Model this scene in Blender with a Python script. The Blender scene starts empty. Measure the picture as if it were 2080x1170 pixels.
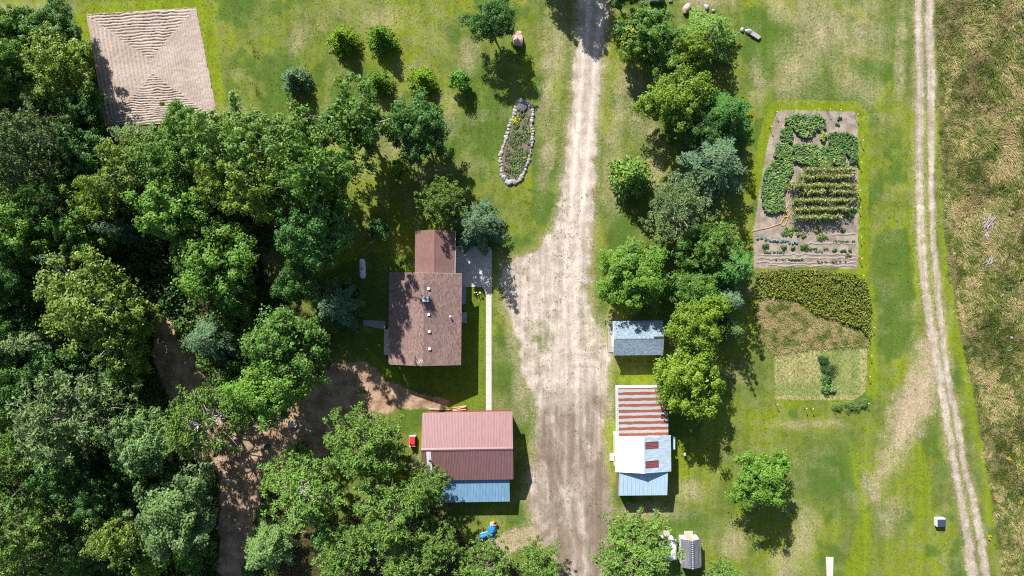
import bpy, math, random
import numpy as np
from mathutils import Vector, Matrix

# ------------------------------------------------------------------ camera, sky, sun
SC = bpy.context.scene
COL = SC.collection
CAM_H = 104.0
cam_data = bpy.data.cameras.new('camera')
cam_data.lens = 24.0
cam_data.sensor_width = 36.0
cam_data.clip_start = 1.0
cam_data.clip_end = 4000.0
cam = bpy.data.objects.new('camera', cam_data)
cam.location = (0.0, 0.0, CAM_H)
COL.objects.link(cam)
SC.camera = cam

SUN_EL = math.radians(37.5)
SUN_AZ = math.radians(-24.7)          # clockwise from +Y
world = bpy.data.worlds.new('World')
SC.world = world
world.use_nodes = True
wn = world.node_tree.nodes
sky = wn.new('ShaderNodeTexSky')
sky.sky_type = 'NISHITA'
sky.sun_disc = False
sky.sun_elevation = SUN_EL
sky.sun_rotation = SUN_AZ
world.node_tree.links.new(sky.outputs[0], wn['Background'].inputs[0])
wn['Background'].inputs[1].default_value = 0.068
sun_data = bpy.data.lights.new('sun', 'SUN')
sun_data.energy = 5.0
sun_data.angle = math.radians(0.5)
sun_data.color = (1.0, 0.965, 0.90)
sun = bpy.data.objects.new('sun', sun_data)
to_sun = Vector((math.sin(SUN_AZ) * math.cos(SUN_EL), math.cos(SUN_AZ) * math.cos(SUN_EL), math.sin(SUN_EL)))
sun.rotation_euler = to_sun.to_track_quat('Z', 'Y').to_euler()
sun.location = to_sun * 300
COL.objects.link(sun)
SC.view_settings.view_transform = 'Standard'
SC.view_settings.look = 'None'
SC.view_settings.exposure = 0.88
SC.view_settings.gamma = 1.0
SC.view_settings.use_curve_mapping = False
SC.render.engine = 'CYCLES'
SC.cycles.max_bounces = 6
SC.cycles.diffuse_bounces = 3
SC.cycles.filter_width = 1.1
SC.cycles.use_denoising = False

RNG = np.random.default_rng(7)
random.seed(7)
M_PX = 0.075                            # metres of ground per photograph pixel


def P(x, y, h=0.0):
    """The place that stands h metres above the ground and was measured at (x, y) in the photograph."""
    k = M_PX * (CAM_H - h) / CAM_H
    return Vector(((x - 1040) * k, (585 - y) * k, h))


# ------------------------------------------------------------------ helpers
def tag(o, label=None, cat=None, group=None, kind=None):
    if label: o['label'] = label
    if cat: o['category'] = cat
    if group: o['group'] = group
    if kind: o['kind'] = kind
    return o


def empty(name, loc, rz=0.0, label=None, cat=None, group=None):
    o = bpy.data.objects.new(name, None)
    o.empty_display_size = 0.3
    o.location = loc
    o.rotation_euler = (0, 0, rz)
    COL.objects.link(o)
    return tag(o, label, cat, group)


def link(name, me, parent=None, mat=None):
    o = bpy.data.objects.new(name, me)
    COL.objects.link(o)
    if parent is not None: o.parent = parent
    if mat is not None and not me.materials: me.materials.append(mat)
    return o


def np_mesh(name, co, faces, attrs=None, smooth=False):
    """Mesh from an (n,3) array and an (m,k) array of corner indices."""
    co = np.asarray(co, dtype=np.float32)
    faces = np.asarray(faces, dtype=np.int32)
    me = bpy.data.meshes.new(name)
    me.vertices.add(len(co))
    me.vertices.foreach_set('co', co.ravel())
    m, k = faces.shape
    me.loops.add(m * k)
    me.loops.foreach_set('vertex_index', faces.ravel())
    me.polygons.add(m)
    me.polygons.foreach_set('loop_start', np.arange(0, m * k, k, dtype=np.int32))
    me.polygons.foreach_set('loop_total', np.full(m, k, dtype=np.int32))
    for an, (typ, dom, arr) in (attrs or {}).items():
        a = me.attributes.new(an, typ, dom)
        arr = np.asarray(arr, dtype=np.float32)
        a.data.foreach_set('color' if typ == 'FLOAT_COLOR' else 'value', arr.ravel())
    if smooth:
        me.polygons.foreach_set('use_smooth', np.ones(m, dtype=bool))
    me.update(calc_edges=True)
    me.validate()
    return me


class MB:
    """Collects shapes; build() links them as ONE mesh object."""
    def __init__(self):
        self.v = []; self.f = []; self.t = []

    def add(self, vs, fs, tint=None):
        b = len(self.v)
        self.v += [tuple(p) for p in vs]
        self.f += [tuple(b + i for i in q) for q in fs]
        self.t += [0.5 if tint is None else tint] * len(fs)
        return self

    def hexa(self, p, tint=None):
        """p: 4 bottom points counter-clockwise then the 4 above them."""
        return self.add(p, [(3, 2, 1, 0), (4, 5, 6, 7), (0, 1, 5, 4), (1, 2, 6, 5), (2, 3, 7, 6), (3, 0, 4, 7)], tint)

    def box(self, x0, x1, y0, y1, z0, z1, tint=None):
        return self.hexa([(x0, y0, z0), (x1, y0, z0), (x1, y1, z0), (x0, y1, z0),
                          (x0, y0, z1), (x1, y0, z1), (x1, y1, z1), (x0, y1, z1)], tint)

    def prism(self, poly, z0, z1):
        n = len(poly)
        vs = [(x, y, z0) for x, y in poly] + [(x, y, z1) for x, y in poly]
        fs = [tuple(range(n - 1, -1, -1)), tuple(range(n, 2 * n))]
        fs += [(i, (i + 1) % n, n + (i + 1) % n, n + i) for i in range(n)]
        return self.add(vs, fs)

    def tube(self, pts, rad, n=6, cap=True, tint=None):
        pts = [Vector(p) for p in pts]
        if not hasattr(rad, '__len__'): rad = [rad] * len(pts)
        vs, fs = [], []
        for i, p in enumerate(pts):
            d = (pts[min(i + 1, len(pts) - 1)] - pts[max(i - 1, 0)])
            if d.length < 1e-6: d = Vector((0, 0, 1))
            d.normalize()
            a = d.cross(Vector((0.31, 0.17, 0.93)) if abs(d.z) < 0.8 else Vector((1, 0.1, 0)))
            a.normalize(); b = d.cross(a)
            for k in range(n):
                t = 2 * math.pi * k / n
                vs.append(p + (a * math.cos(t) + b * math.sin(t)) * rad[i])
        for i in range(len(pts) - 1):
            for k in range(n):
                k2 = (k + 1) % n
                fs.append((i * n + k, i * n + k2, (i + 1) * n + k2, (i + 1) * n + k))
        if cap:
            fs.append(tuple(range(n - 1, -1, -1)))
            fs.append(tuple((len(pts) - 1) * n + k for k in range(n)))
        return self.add(vs, fs, tint)

    def lathe(self, prof, c=(0, 0, 0), n=14):
        vs, fs = [], []
        for r, z in prof:
            for k in range(n):
                t = 2 * math.pi * k / n
                vs.append((c[0] + r * math.cos(t), c[1] + r * math.sin(t), c[2] + z))
        for i in range(len(prof) - 1):
            for k in range(n):
                k2 = (k + 1) % n
                fs.append((i * n + k, i * n + k2, (i + 1) * n + k2, (i + 1) * n + k))
        fs.append(tuple(range(n - 1, -1, -1)))
        fs.append(tuple((len(prof) - 1) * n + k for k in range(n)))
        return self.add(vs, fs)

    def mesh(self, name, smooth=False):
        me = bpy.data.meshes.new(name)
        me.from_pydata(self.v, [], self.f)
        a = me.attributes.new('tint', 'FLOAT', 'FACE')
        a.data.foreach_set('value', np.array(self.t, dtype=np.float32))
        if smooth:
            me.polygons.foreach_set('use_smooth', np.ones(len(self.f), dtype=bool))
        me.update()
        return me

    def build(self, name, mat, parent=None, smooth=False):
        return link(name, self.mesh(name, smooth), parent, mat)


# ------------------------------------------------------------------ noise (for ragged edges and ground cover)
def hash2(ix, iy, seed):
    v = np.sin(ix * 127.1 + iy * 311.7 + seed * 74.7) * 43758.5453
    return v - np.floor(v)


def vnoise(x, y, seed=0):
    ix, iy = np.floor(x), np.floor(y)
    fx, fy = x - ix, y - iy
    fx = fx * fx * (3 - 2 * fx); fy = fy * fy * (3 - 2 * fy)
    a = hash2(ix, iy, seed); b = hash2(ix + 1, iy, seed)
    c = hash2(ix, iy + 1, seed); d = hash2(ix + 1, iy + 1, seed)
    return (a * (1 - fx) + b * fx) * (1 - fy) + (c * (1 - fx) + d * fx) * fy


def fbm(x, y, seed=0, octv=4, gain=0.5):
    s = np.zeros_like(x); amp = 1.0; tot = 0.0
    for i in range(octv):
        s += amp * vnoise(x * 2 ** i, y * 2 ** i, seed + i * 13)
        tot += amp; amp *= gain
    return s / tot


def sstep(a, b, v):
    t = np.clip((v - a) / (b - a), 0, 1)
    return t * t * (3 - 2 * t)


def pl_dist(X, Y, pts):
    """Distance to a polyline, and the parameter along it (0..n-1)."""
    best = np.full(X.shape, 1e9); par = np.zeros(X.shape)
    for i in range(len(pts) - 1):
        (ax, ay), (bx, by) = pts[i][:2], pts[i + 1][:2]
        dx, dy = bx - ax, by - ay
        t = np.clip(((X - ax) * dx + (Y - ay) * dy) / (dx * dx + dy * dy + 1e-9), 0, 1)
        d = np.hypot(X - ax - t * dx, Y - ay - t * dy)
        m = d < best
        best = np.where(m, d, best); par = np.where(m, i + t, par)
    return best, par


def stroke(X, Y, pts, soft=6.0):
    """Soft mask of a stroke whose points carry a half width as third number."""
    d, par = pl_dist(X, Y, pts)
    w = np.interp(par, range(len(pts)), [p[2] for p in pts])
    return sstep(soft, -soft, d - w)


def sdf(X, Y, poly):
    """Signed distance to a polygon, negative inside."""
    d, _ = pl_dist(X, Y, list(poly) + [poly[0]])
    ins = np.zeros(X.shape, dtype=bool)
    n = len(poly)
    for i in range(n):
        x1, y1 = poly[i]; x2, y2 = poly[(i + 1) % n]
        c = ((y1 > Y) != (y2 > Y)) & (X < (x2 - x1) * (Y - y1) / ((y2 - y1) if y2 != y1 else 1e-9) + x1)
        ins ^= c
    return np.where(ins, -d, d)


def pmask(X, Y, poly, soft=5.0):
    return sstep(soft, -soft, sdf(X, Y, poly))


def blob(X, Y, cx, cy, rx, ry=None, ang=0.0):
    ry = ry or rx
    c, s = math.cos(math.radians(ang)), math.sin(math.radians(ang))
    u = (X - cx) * c + (Y - cy) * s; v = -(X - cx) * s + (Y - cy) * c
    return np.clip(1.25 - np.hypot(u / rx, v / ry), 0, 1)


# ------------------------------------------------------------------ node helpers and materials
class NT:
    def __init__(self, name):
        self.m = bpy.data.materials.new(name)
        self.m.use_nodes = True
        self.t = self.m.node_tree
        self.b = self.t.nodes['Principled BSDF']
        self.out = self.t.nodes['Material Output']

    def n(self, typ, **kw):
        nd = self.t.nodes.new(typ)
        for k, v in kw.items(): setattr(nd, k, v)
        return nd

    def l(self, a, b): self.t.links.new(a, b)

    def put(self, sock, v):
        if hasattr(v, 'is_output'): self.l(v, sock)
        elif isinstance(v, tuple) and len(v) == 3 and sock.type == 'RGBA': sock.default_value = (*v, 1)
        else: sock.default_value = v

    def obj(self):
        return self.n('ShaderNodeTexCoord').outputs['Object']

    def scaled(self, vec, s):
        mp = self.n('ShaderNodeMapping'); self.l(vec, mp.inputs[0]); mp.inputs['Scale'].default_value = s
        return mp.outputs[0]

    def noise(self, vec, scale, detail=3, rough=0.55, dist=0.0):
        nd = self.n('ShaderNodeTexNoise')
        self.l(vec, nd.inputs['Vector'])
        nd.inputs['Scale'].default_value = scale; nd.inputs['Detail'].default_value = detail
        nd.inputs['Roughness'].default_value = rough; nd.inputs['Distortion'].default_value = dist
        return nd.outputs['Fac']

    def ramp(self, fac, lo, hi):
        r = self.n('ShaderNodeMapRange', interpolation_type='SMOOTHSTEP')
        self.l(fac, r.inputs[0]); r.inputs[1].default_value = lo; r.inputs[2].default_value = hi
        return r.outputs[0]

    def lerp(self, fac, a, b):
        r = self.n('ShaderNodeMapRange'); self.l(fac, r.inputs[0])
        r.inputs[3].default_value = a; r.inputs[4].default_value = b
        return r.outputs[0]

    def math(self, op, a, b=0.0):
        m = self.n('ShaderNodeMath', operation=op)
        self.put(m.inputs[0], a); self.put(m.inputs[1], b)
        return m.outputs[0]

    def mix(self, fac, a, b, mode='MIX'):
        m = self.n('ShaderNodeMix', data_type='RGBA', blend_type=mode)
        self.put(m.inputs[0], fac); self.put(m.inputs[6], a); self.put(m.inputs[7], b)
        return m.outputs[2]

    def scale_col(self, col, fac):
        """colour times a scalar"""
        m = self.n('ShaderNodeVectorMath', operation='SCALE')
        self.put(m.inputs[0], col); self.put(m.inputs['Scale'], fac)
        return m.outputs[0]

    def attr(self, name, out='Fac'):
        a = self.n('ShaderNodeAttribute', attribute_name=name)
        return a.outputs[out]

    def bump(self, h, strength=0.4, dist=0.05):
        b = self.n('ShaderNodeBump')
        b.inputs['Strength'].default_value = strength; b.inputs['Distance'].default_value = dist
        self.l(h, b.inputs['Height']); self.l(b.outputs[0], self.b.inputs['Normal'])

    def done(self, col, rough=0.8, spec=0.3, metal=0.0):
        self.put(self.b.inputs['Base Color'], col)
        self.put(self.b.inputs['Roughness'], rough)
        self.b.inputs['Specular IOR Level'].default_value = spec
        self.put(self.b.inputs['Metallic'], metal)
        return self.m


def mat_plain(name, col, rough=0.7, spec=0.3, var=0.25, scale=3.0, metal=0.0, bump=0.0):
    """Weathered single-colour surface: two sizes of noise change its value a little."""
    t = NT(name)
    o = t.obj()
    n1 = t.noise(o, scale, 4); n2 = t.noise(o, scale * 9, 3)
    f = t.math('ADD', t.math('MULTIPLY', n1, 0.65), t.math('MULTIPLY', n2, 0.35))
    c = t.scale_col(col, t.lerp(f, 1 - var, 1 + var))
    if bump: t.bump(n2, bump, 0.02)
    return t.done(c, rough, spec, metal)


def mat_leaf(name, trans=0.25, rough=0.55, spec=0.35, bark=False):
    """Foliage: the object's own colour varied leaf by leaf (attribute 'tint') plus slow variation through the crown."""
    t = NT(name)
    oi = t.n('ShaderNodeObjectInfo')
    tint = t.attr('tint')
    o = t.obj()
    n1 = t.noise(o, 0.55, 2)
    f = t.math('ADD', t.math('MULTIPLY', tint, 1.1), t.math('MULTIPLY', n1, 0.9))
    col = t.scale_col(oi.outputs['Color'], t.lerp(f, 0.25, 1.85))
    yel = t.mix(t.ramp(t.math('ADD', tint, t.math('MULTIPLY', n1, 0.5)), 0.85, 1.45), col, (0.18, 0.21, 0.03))
    t.done(yel, rough, spec)
    tr = t.n('ShaderNodeBsdfTranslucent')
    t.l(t.mix(0.5, yel, (0.10, 0.16, 0.01)), tr.inputs[0])
    ms = t.n('ShaderNodeMixShader'); ms.inputs[0].default_value = trans
    t.l(t.b.outputs[0], ms.inputs[1]); t.l(tr.outputs[0], ms.inputs[2])
    t.l(ms.outputs[0], t.out.inputs[0])
    return t.m


def mat_tint(name, stops, rough=0.8, spec=0.25, trans=0.0):
    """Colour picked by the per-face attribute 'tint' along a ramp."""
    t = NT(name)
    cr = t.n('ShaderNodeValToRGB')
    el = cr.color_ramp.elements
    el[0].position = stops[0][0]; el[0].color = (*stops[0][1], 1)
    el[1].position = stops[-1][0]; el[1].color = (*stops[-1][1], 1)
    for p, c in stops[1:-1]:
        e = el.new(p); e.color = (*c, 1)
    t.l(t.attr('tint'), cr.inputs[0])
    n = t.noise(t.obj(), 1.3, 3)
    col = t.scale_col(cr.outputs[0], t.lerp(n, 0.7, 1.3))
    t.done(col, rough, spec)
    if trans:
        tr = t.n('ShaderNodeBsdfTranslucent'); t.l(col, tr.inputs[0])
        ms = t.n('ShaderNodeMixShader'); ms.inputs[0].default_value = trans
        t.l(t.b.outputs[0], ms.inputs[1]); t.l(tr.outputs[0], ms.inputs[2])
        t.l(ms.outputs[0], t.out.inputs[0])
    return t.m

# ------------------------------------------------------------------ ground cover
DRIVE_L = [(1179, -60), (1178, 0), (1172, 70), (1166, 150), (1157, 270), (1148, 350), (1136, 410), (1120, 470), (1098, 505), (1050, 525),
           (1022, 545), (1020, 590), (1030, 640), (1052, 690), (1048, 730), (1062, 765), (1085, 800), (1090, 850), (1084, 900),
           (1080, 960), (1072, 1010), (1085, 1070), (1125, 1130), (1135, 1240)]
DRIVE_R = [(1228, 1240), (1226, 1150), (1234, 1100), (1240, 1040), (1232, 960), (1222, 880), (1236, 800), (1238, 740), (1232, 690),
           (1206, 640), (1197, 590), (1200, 530), (1203, 450), (1205, 390), (1208, 310), (1215, 220), (1223, 130), (1232, 60), (1240, 0), (1243, -60)]
DRIVE = DRIVE_L + DRIVE_R
RUT_A = [(1866, -80, 8), (1866, 0, 8), (1868, 200, 8), (1867, 380, 8), (1872, 520, 9), (1882, 600, 8), (1897, 700, 9), (1915, 800, 9), (1931, 900, 7), (1950, 1000, 8), (1965, 1090, 9), (1977, 1180, 11), (1990, 1280, 11)]
RUT_B = [(1886, -80, 10), (1888, 0, 10), (1891, 200, 9), (1891, 380, 7), (1897, 500, 7), (1905, 600, 7), (1916, 690, 7), (1927, 770, 7), (1942, 850, 8), (1957, 930, 7), (1975, 1010, 8), (1990, 1080, 9), (2003, 1180, 10), (2016, 1280, 10)]
TRACK_DIRT = [(1890, 680, 20), (1876, 770, 38), (1850, 845, 44), (1822, 900, 34), (1806, 940, 24), (1775, 985, 26), (1770, 1005, 14)]
GARDEN = [(1578, 228), (1600, 224), (1735, 226), (1743, 240), (1743, 547), (1640, 541), (1532, 545), (1530, 470), (1545, 370), (1560, 290)]
PLOT = [(176, 30), (399, 15), (444, 244), (330, 258), (216, 254), (196, 150)]
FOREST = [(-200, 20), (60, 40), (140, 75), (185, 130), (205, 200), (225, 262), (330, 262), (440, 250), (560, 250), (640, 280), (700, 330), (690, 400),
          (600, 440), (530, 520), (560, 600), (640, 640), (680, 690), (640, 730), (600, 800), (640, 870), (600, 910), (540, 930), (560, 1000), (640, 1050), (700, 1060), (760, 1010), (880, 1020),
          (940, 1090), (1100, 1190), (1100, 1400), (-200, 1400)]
YARD_DIRT = [[(325, 660, 22), (350, 720, 38), (372, 770, 45), (400, 830, 40), (420, 900, 45), (480, 920, 55), (540, 905, 50), (600, 870, 40), (640, 820, 38), (690, 770, 32), (730, 760, 28), (770, 790, 22), (830, 812, 18), (900, 820, 12)],
             [(470, 900, 50), (490, 980, 45), (480, 1060, 35), (470, 1150, 30)], [(640, 830, 34), (700, 822, 26), (790, 822, 16)], [(560, 870, 40), (640, 900, 36), (690, 850, 30)]]
FRONT_DIRT = [(1010, 1110, 26), (1050, 1095, 22), (1085, 1090, 25)]
MEADOW_L = [(1902, -80), (1902, 60), (1906, 200), (1912, 350), (1918, 470), (1930, 560), (1945, 640), (1960, 720), (1978, 800), (1992, 880), (2008, 960), (2022, 1060), (2036, 1180), (2045, 1280)]
MEADOW = MEADOW_L + [(2400, 1280), (2400, -80)]
DRIVE_C = [(1209, -60), (1209, 0), (1203, 70), (1195, 150), (1185, 270), (1178, 350), (1172, 410), (1165, 480), (1160, 560), (1158, 640), (1160, 720), (1163, 800), (1160, 900), (1160, 1000), (1175, 1100), (1180, 1240)]


def ground_masks(X, Y):
    """Masks of the covers at photograph coordinates."""
    n1 = fbm(X / 22, Y / 22, 1, 4) - 0.5
    n2 = fbm(X / 22, Y / 22, 2, 4) - 0.5
    n3 = fbm(X / 7, Y / 7, 3, 3) - 0.5
    Xw, Yw = X + 16 * n1 + 7 * n3, Y + 16 * n2 + 7 * n3
    Xs, Ys = X + 4 * n1 + 2 * n3, Y + 4 * n2 + 2 * n3
    m = {}
    inner = fbm(X / 34, Y / 34, 9, 4)
    g = pmask(Xw, Yw, DRIVE, 13)
    # worn shoulders and thin gravel with weeds in the wide yard, bare sandy grey lower down
    g *= 1 - 0.26 * blob(Xw, Yw, 1066, 715, 60, 120) - 0.30 * blob(Xw, Yw, 1105, 680, 40, 70) - 0.35 * blob(Xw, Yw, 1190, 620, 26, 110) - 0.3 * blob(Xw, Yw, 1215, 720, 26, 70) - 0.25 * blob(Xw, Yw, 1100, 880, 30, 80)
    m['gravel'] = np.clip(g, 0, 1)
    m['grey'] = np.clip(pmask(Xw, Yw, [(1080, 820), (1250, 800), (1245, 1240), (1100, 1240), (1060, 1000)], 40) * (0.65 + 0.9 * inner), 0, 1)
    Xr, Yr = X + 5 * (fbm(X / 40, Y / 40, 1, 2) - 0.5) + 5 * n3, Y
    ra, rb = stroke(Xr, Yr, RUT_A, 7), stroke(Xr, Yr, RUT_B, 7)
    m['rut'] = np.maximum(ra, rb)
    dirt = np.zeros_like(X)
    for s in YARD_DIRT: dirt = np.maximum(dirt, stroke(Xw, Yw, s, 6))
    m['dirt'] = dirt * np.clip(0.42 + 1.05 * fbm(X / 16, Y / 16, 14, 4), 0, 1)
    fr = np.maximum(stroke(Xw, Yw, FRONT_DIRT, 14), 0.7 * blob(Xw, Yw, 1130, 1080, 60, 40))
    fr = np.maximum(fr, 0.6 * blob(Xw, Yw, 1310, 1035, 70, 20))
    wornp = stroke(Xw + 24 * n1, Yw, [(a, b, 0.55 * c) for a, b, c in TRACK_DIRT], 46) * np.clip(0.10 + 1.15 * inner, 0, 1)
    da0 = np.minimum(pl_dist(Xw, Yw, RUT_A)[0], pl_dist(Xw, Yw, RUT_B)[0])
    fr = np.maximum.reduce([fr, wornp, 0.42 * sstep(20, 5, da0)])
    m['bare'] = fr
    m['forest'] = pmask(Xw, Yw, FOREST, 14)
    m['garden'] = pmask(Xs, Ys, GARDEN, 2.5)
    md = pmask(Xs, Ys, MEADOW, 8)
    m['meadow'] = md
    # dry straw
    st = 1.0 * sstep(0.54, 0.72, fbm(X / 60, Y / 48, 21, 4)) * 0.36
    for b in [(1128, 90, 34, 90, 4), (1110, 200, 16, 70, 8), (1112, 300, 18, 120, 8), (1265, 200, 30, 90, 8), (1250, 330, 30, 120, 4), (1300, 230, 40, 90, 0), (1330, 330, 30, 60, 0),
              (955, 110, 26, 50, 20), (610, 70, 22, 60, 20), (780, 40, 60, 30, 0), (720, 300, 60, 60, 0), (815, 280, 40, 50, 0),
              (1620, 120, 55, 90, 20), (1700, 60, 30, 90, -35), (1660, 60, 26, 120, -32), (1760, 60, 50, 80, -20), (1830, 100, 14, 120, 0), (1740, 170, 60, 40, 30), (1590, 20, 30, 60, -35),
              (1400, 1000, 40, 30, 0), (1330, 1040, 90, 22, 0), (1490, 1100, 36, 40, 0), (1630, 1100, 30, 70, 15), (1600, 1150, 40, 50, 0),
 (1225, 760, 20, 90, 0), (1230, 680, 30, 60, 0), (1235, 830, 14, 60, 0),
              (1640, 862, 80, 12, 0), (1810, 1050, 30, 40, 20), (1060, 800, 26, 60, 0), (1045, 690, 20, 60, 0), (1110, 1060, 50, 40, 0), (1180, 1100, 60, 50, 0),
              (540, 535, 26, 60, 10), (470, 230, 40, 20, 0), (60, 20, 120, 20, 0), (740, 540, 20, 30, 0), (850, 950, 20, 40, 0), (1440, 0, 60, 20, 0), (1540, 160, 20, 60, 0), (910, 235, 30, 50, 0), (985, 235, 16, 16, 0)]:
        st = np.maximum(st, 0.80 * np.sqrt(blob(Xw, Yw, *b)) * (0.40 + 0.9 * inner) * np.where(X < 1000, 0.8, 1.0))
    st = np.maximum(st, stroke(Xw + 24 * n1, Yw, TRACK_DIRT, 34) * np.clip(0.15 + 1.35 * inner, 0, 1))
    # straw verges along the tracks and mown lines
    dl, _ = pl_dist(Xw, Yw, DRIVE)
    st = np.maximum(st, 0.60 * sstep(26, 4, dl) * (Y < 1200))
    da, _ = pl_dist(Xw, Yw, RUT_A)
    st = np.maximum(st, 0.5 * sstep(34, 6, da))
    m['straw'] = np.clip(st, 0, 1)
    # mown stripes beside the field track
    lu = np.zeros_like(X)
    dg = sdf(Xs, Ys, GARDEN)
    lu = np.maximum(lu, 0.95 * sstep(26, 17, dg) * ((Y < 400) | (X > 1700)))
    dp = sdf(Xs, Ys, PLOT)
    lu = np.maximum(lu, 0.95 * sstep(32, 14, dp))
    for s in [[(1755, 540, 12), (1770, 620, 10), (1772, 800, 12)], [(1851, 430, 10), (1860, 520, 12), (1868, 600, 10)], [(1915, 250, 5), (1918, 420, 8), (1925, 560, 12), (1945, 680, 10), (1972, 820, 9), (2002, 960, 8), (2014, 1060, 12)],
              [(1878, 250, 4), (1880, 480, 5), (1892, 620, 4)], [(1240, 770, 10), (1340, 770, 10)], [(1720, 870, 0), (1760, 1050, 14), (1740, 1160, 26)], [(1860, 900, 10), (1880, 980, 16), (1860, 1080, 10)],
              [(1240, 860, 8), (1248, 980, 10)], [(1380, 900, 10), (1390, 1000, 14)], [(1140, 120, 8), (1120, 190, 14)]]:
        lu = np.maximum(lu, 0.8 * stroke(Xw, Yw, s, 10))
    m['lush'] = lu
    gr = 0.9 * sstep(0.52, 0.66, fbm(X / 70, Y / 70, 33, 4)) * 0.8
    lawn_w = pmask(Xs, Ys, [(740, 700), (790, 741), (936, 741), (945, 583), (986, 583), (986, 834), (860, 834), (900, 800), (840, 778), (760, 770)], 3)
    gr = np.maximum(gr, 0.95 * lawn_w)
    m['lush'] = np.maximum(m['lush'], 0.5 * lawn_w)
    m['straw'] = m['straw'] * (1 - lawn_w)
    for b in [(1080, 640, 30, 100), (1030, 780, 40, 50), (1100, 330, 30, 60), (1100, 180, 40, 50), (1280, 270, 40, 30), (1660, 180, 60, 40), (1690, 960, 80, 80), (1880, 880, 40, 50), (1560, 60, 30, 60), (1800, 80, 20, 60), (1500, 1010, 50, 40), (1390, 1060, 60, 40), (1120, 560, 10, 10)]:
        gr = np.maximum(gr, 0.8 * blob(Xw, Yw, *b))
    m['green'] = np.clip(gr, 0, 1)
    # the two mown squares below the crops
    mow = pmask(Xs, Ys, [(1572, 722), (1665, 700), (1761, 703), (1760, 795), (1735, 812), (1575, 812)], 3)
    m['mow'] = mow
    m['mowdry'] = mow * np.maximum(sstep(1675, 1660, Xs) * sstep(790, 765, Ys), np.maximum(sstep(800, 806, Ys), sstep(1742, 1752, Xs)))
    m['lawn_w'] = lawn_w
    dc, _ = pl_dist(X + 5 * n1, Y, DRIVE_C)
    m['wheel'] = np.exp(-((dc - 12) / 5.0) ** 2) * np.where(Y < 520, 1.0, np.clip(1 - (Y - 520) / 500, 0.35, 1)) * (0.5 + inner)
    return m


def grid_xy(x0, x1, y0, y1, step):
    nx, ny = int(round((x1 - x0) / step)) + 1, int(round((y1 - y0) / step)) + 1
    gx, gy = np.meshgrid(np.linspace(x0, x1, nx), np.linspace(y0, y1, ny))
    idx = np.arange(nx * ny).reshape(ny, nx)
    q = np.stack([idx[:-1, :-1], idx[:-1, 1:], idx[1:, 1:], idx[1:, :-1]], -1).reshape(-1, 4)
    return gx.ravel(), gy.ravel(), q


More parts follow.
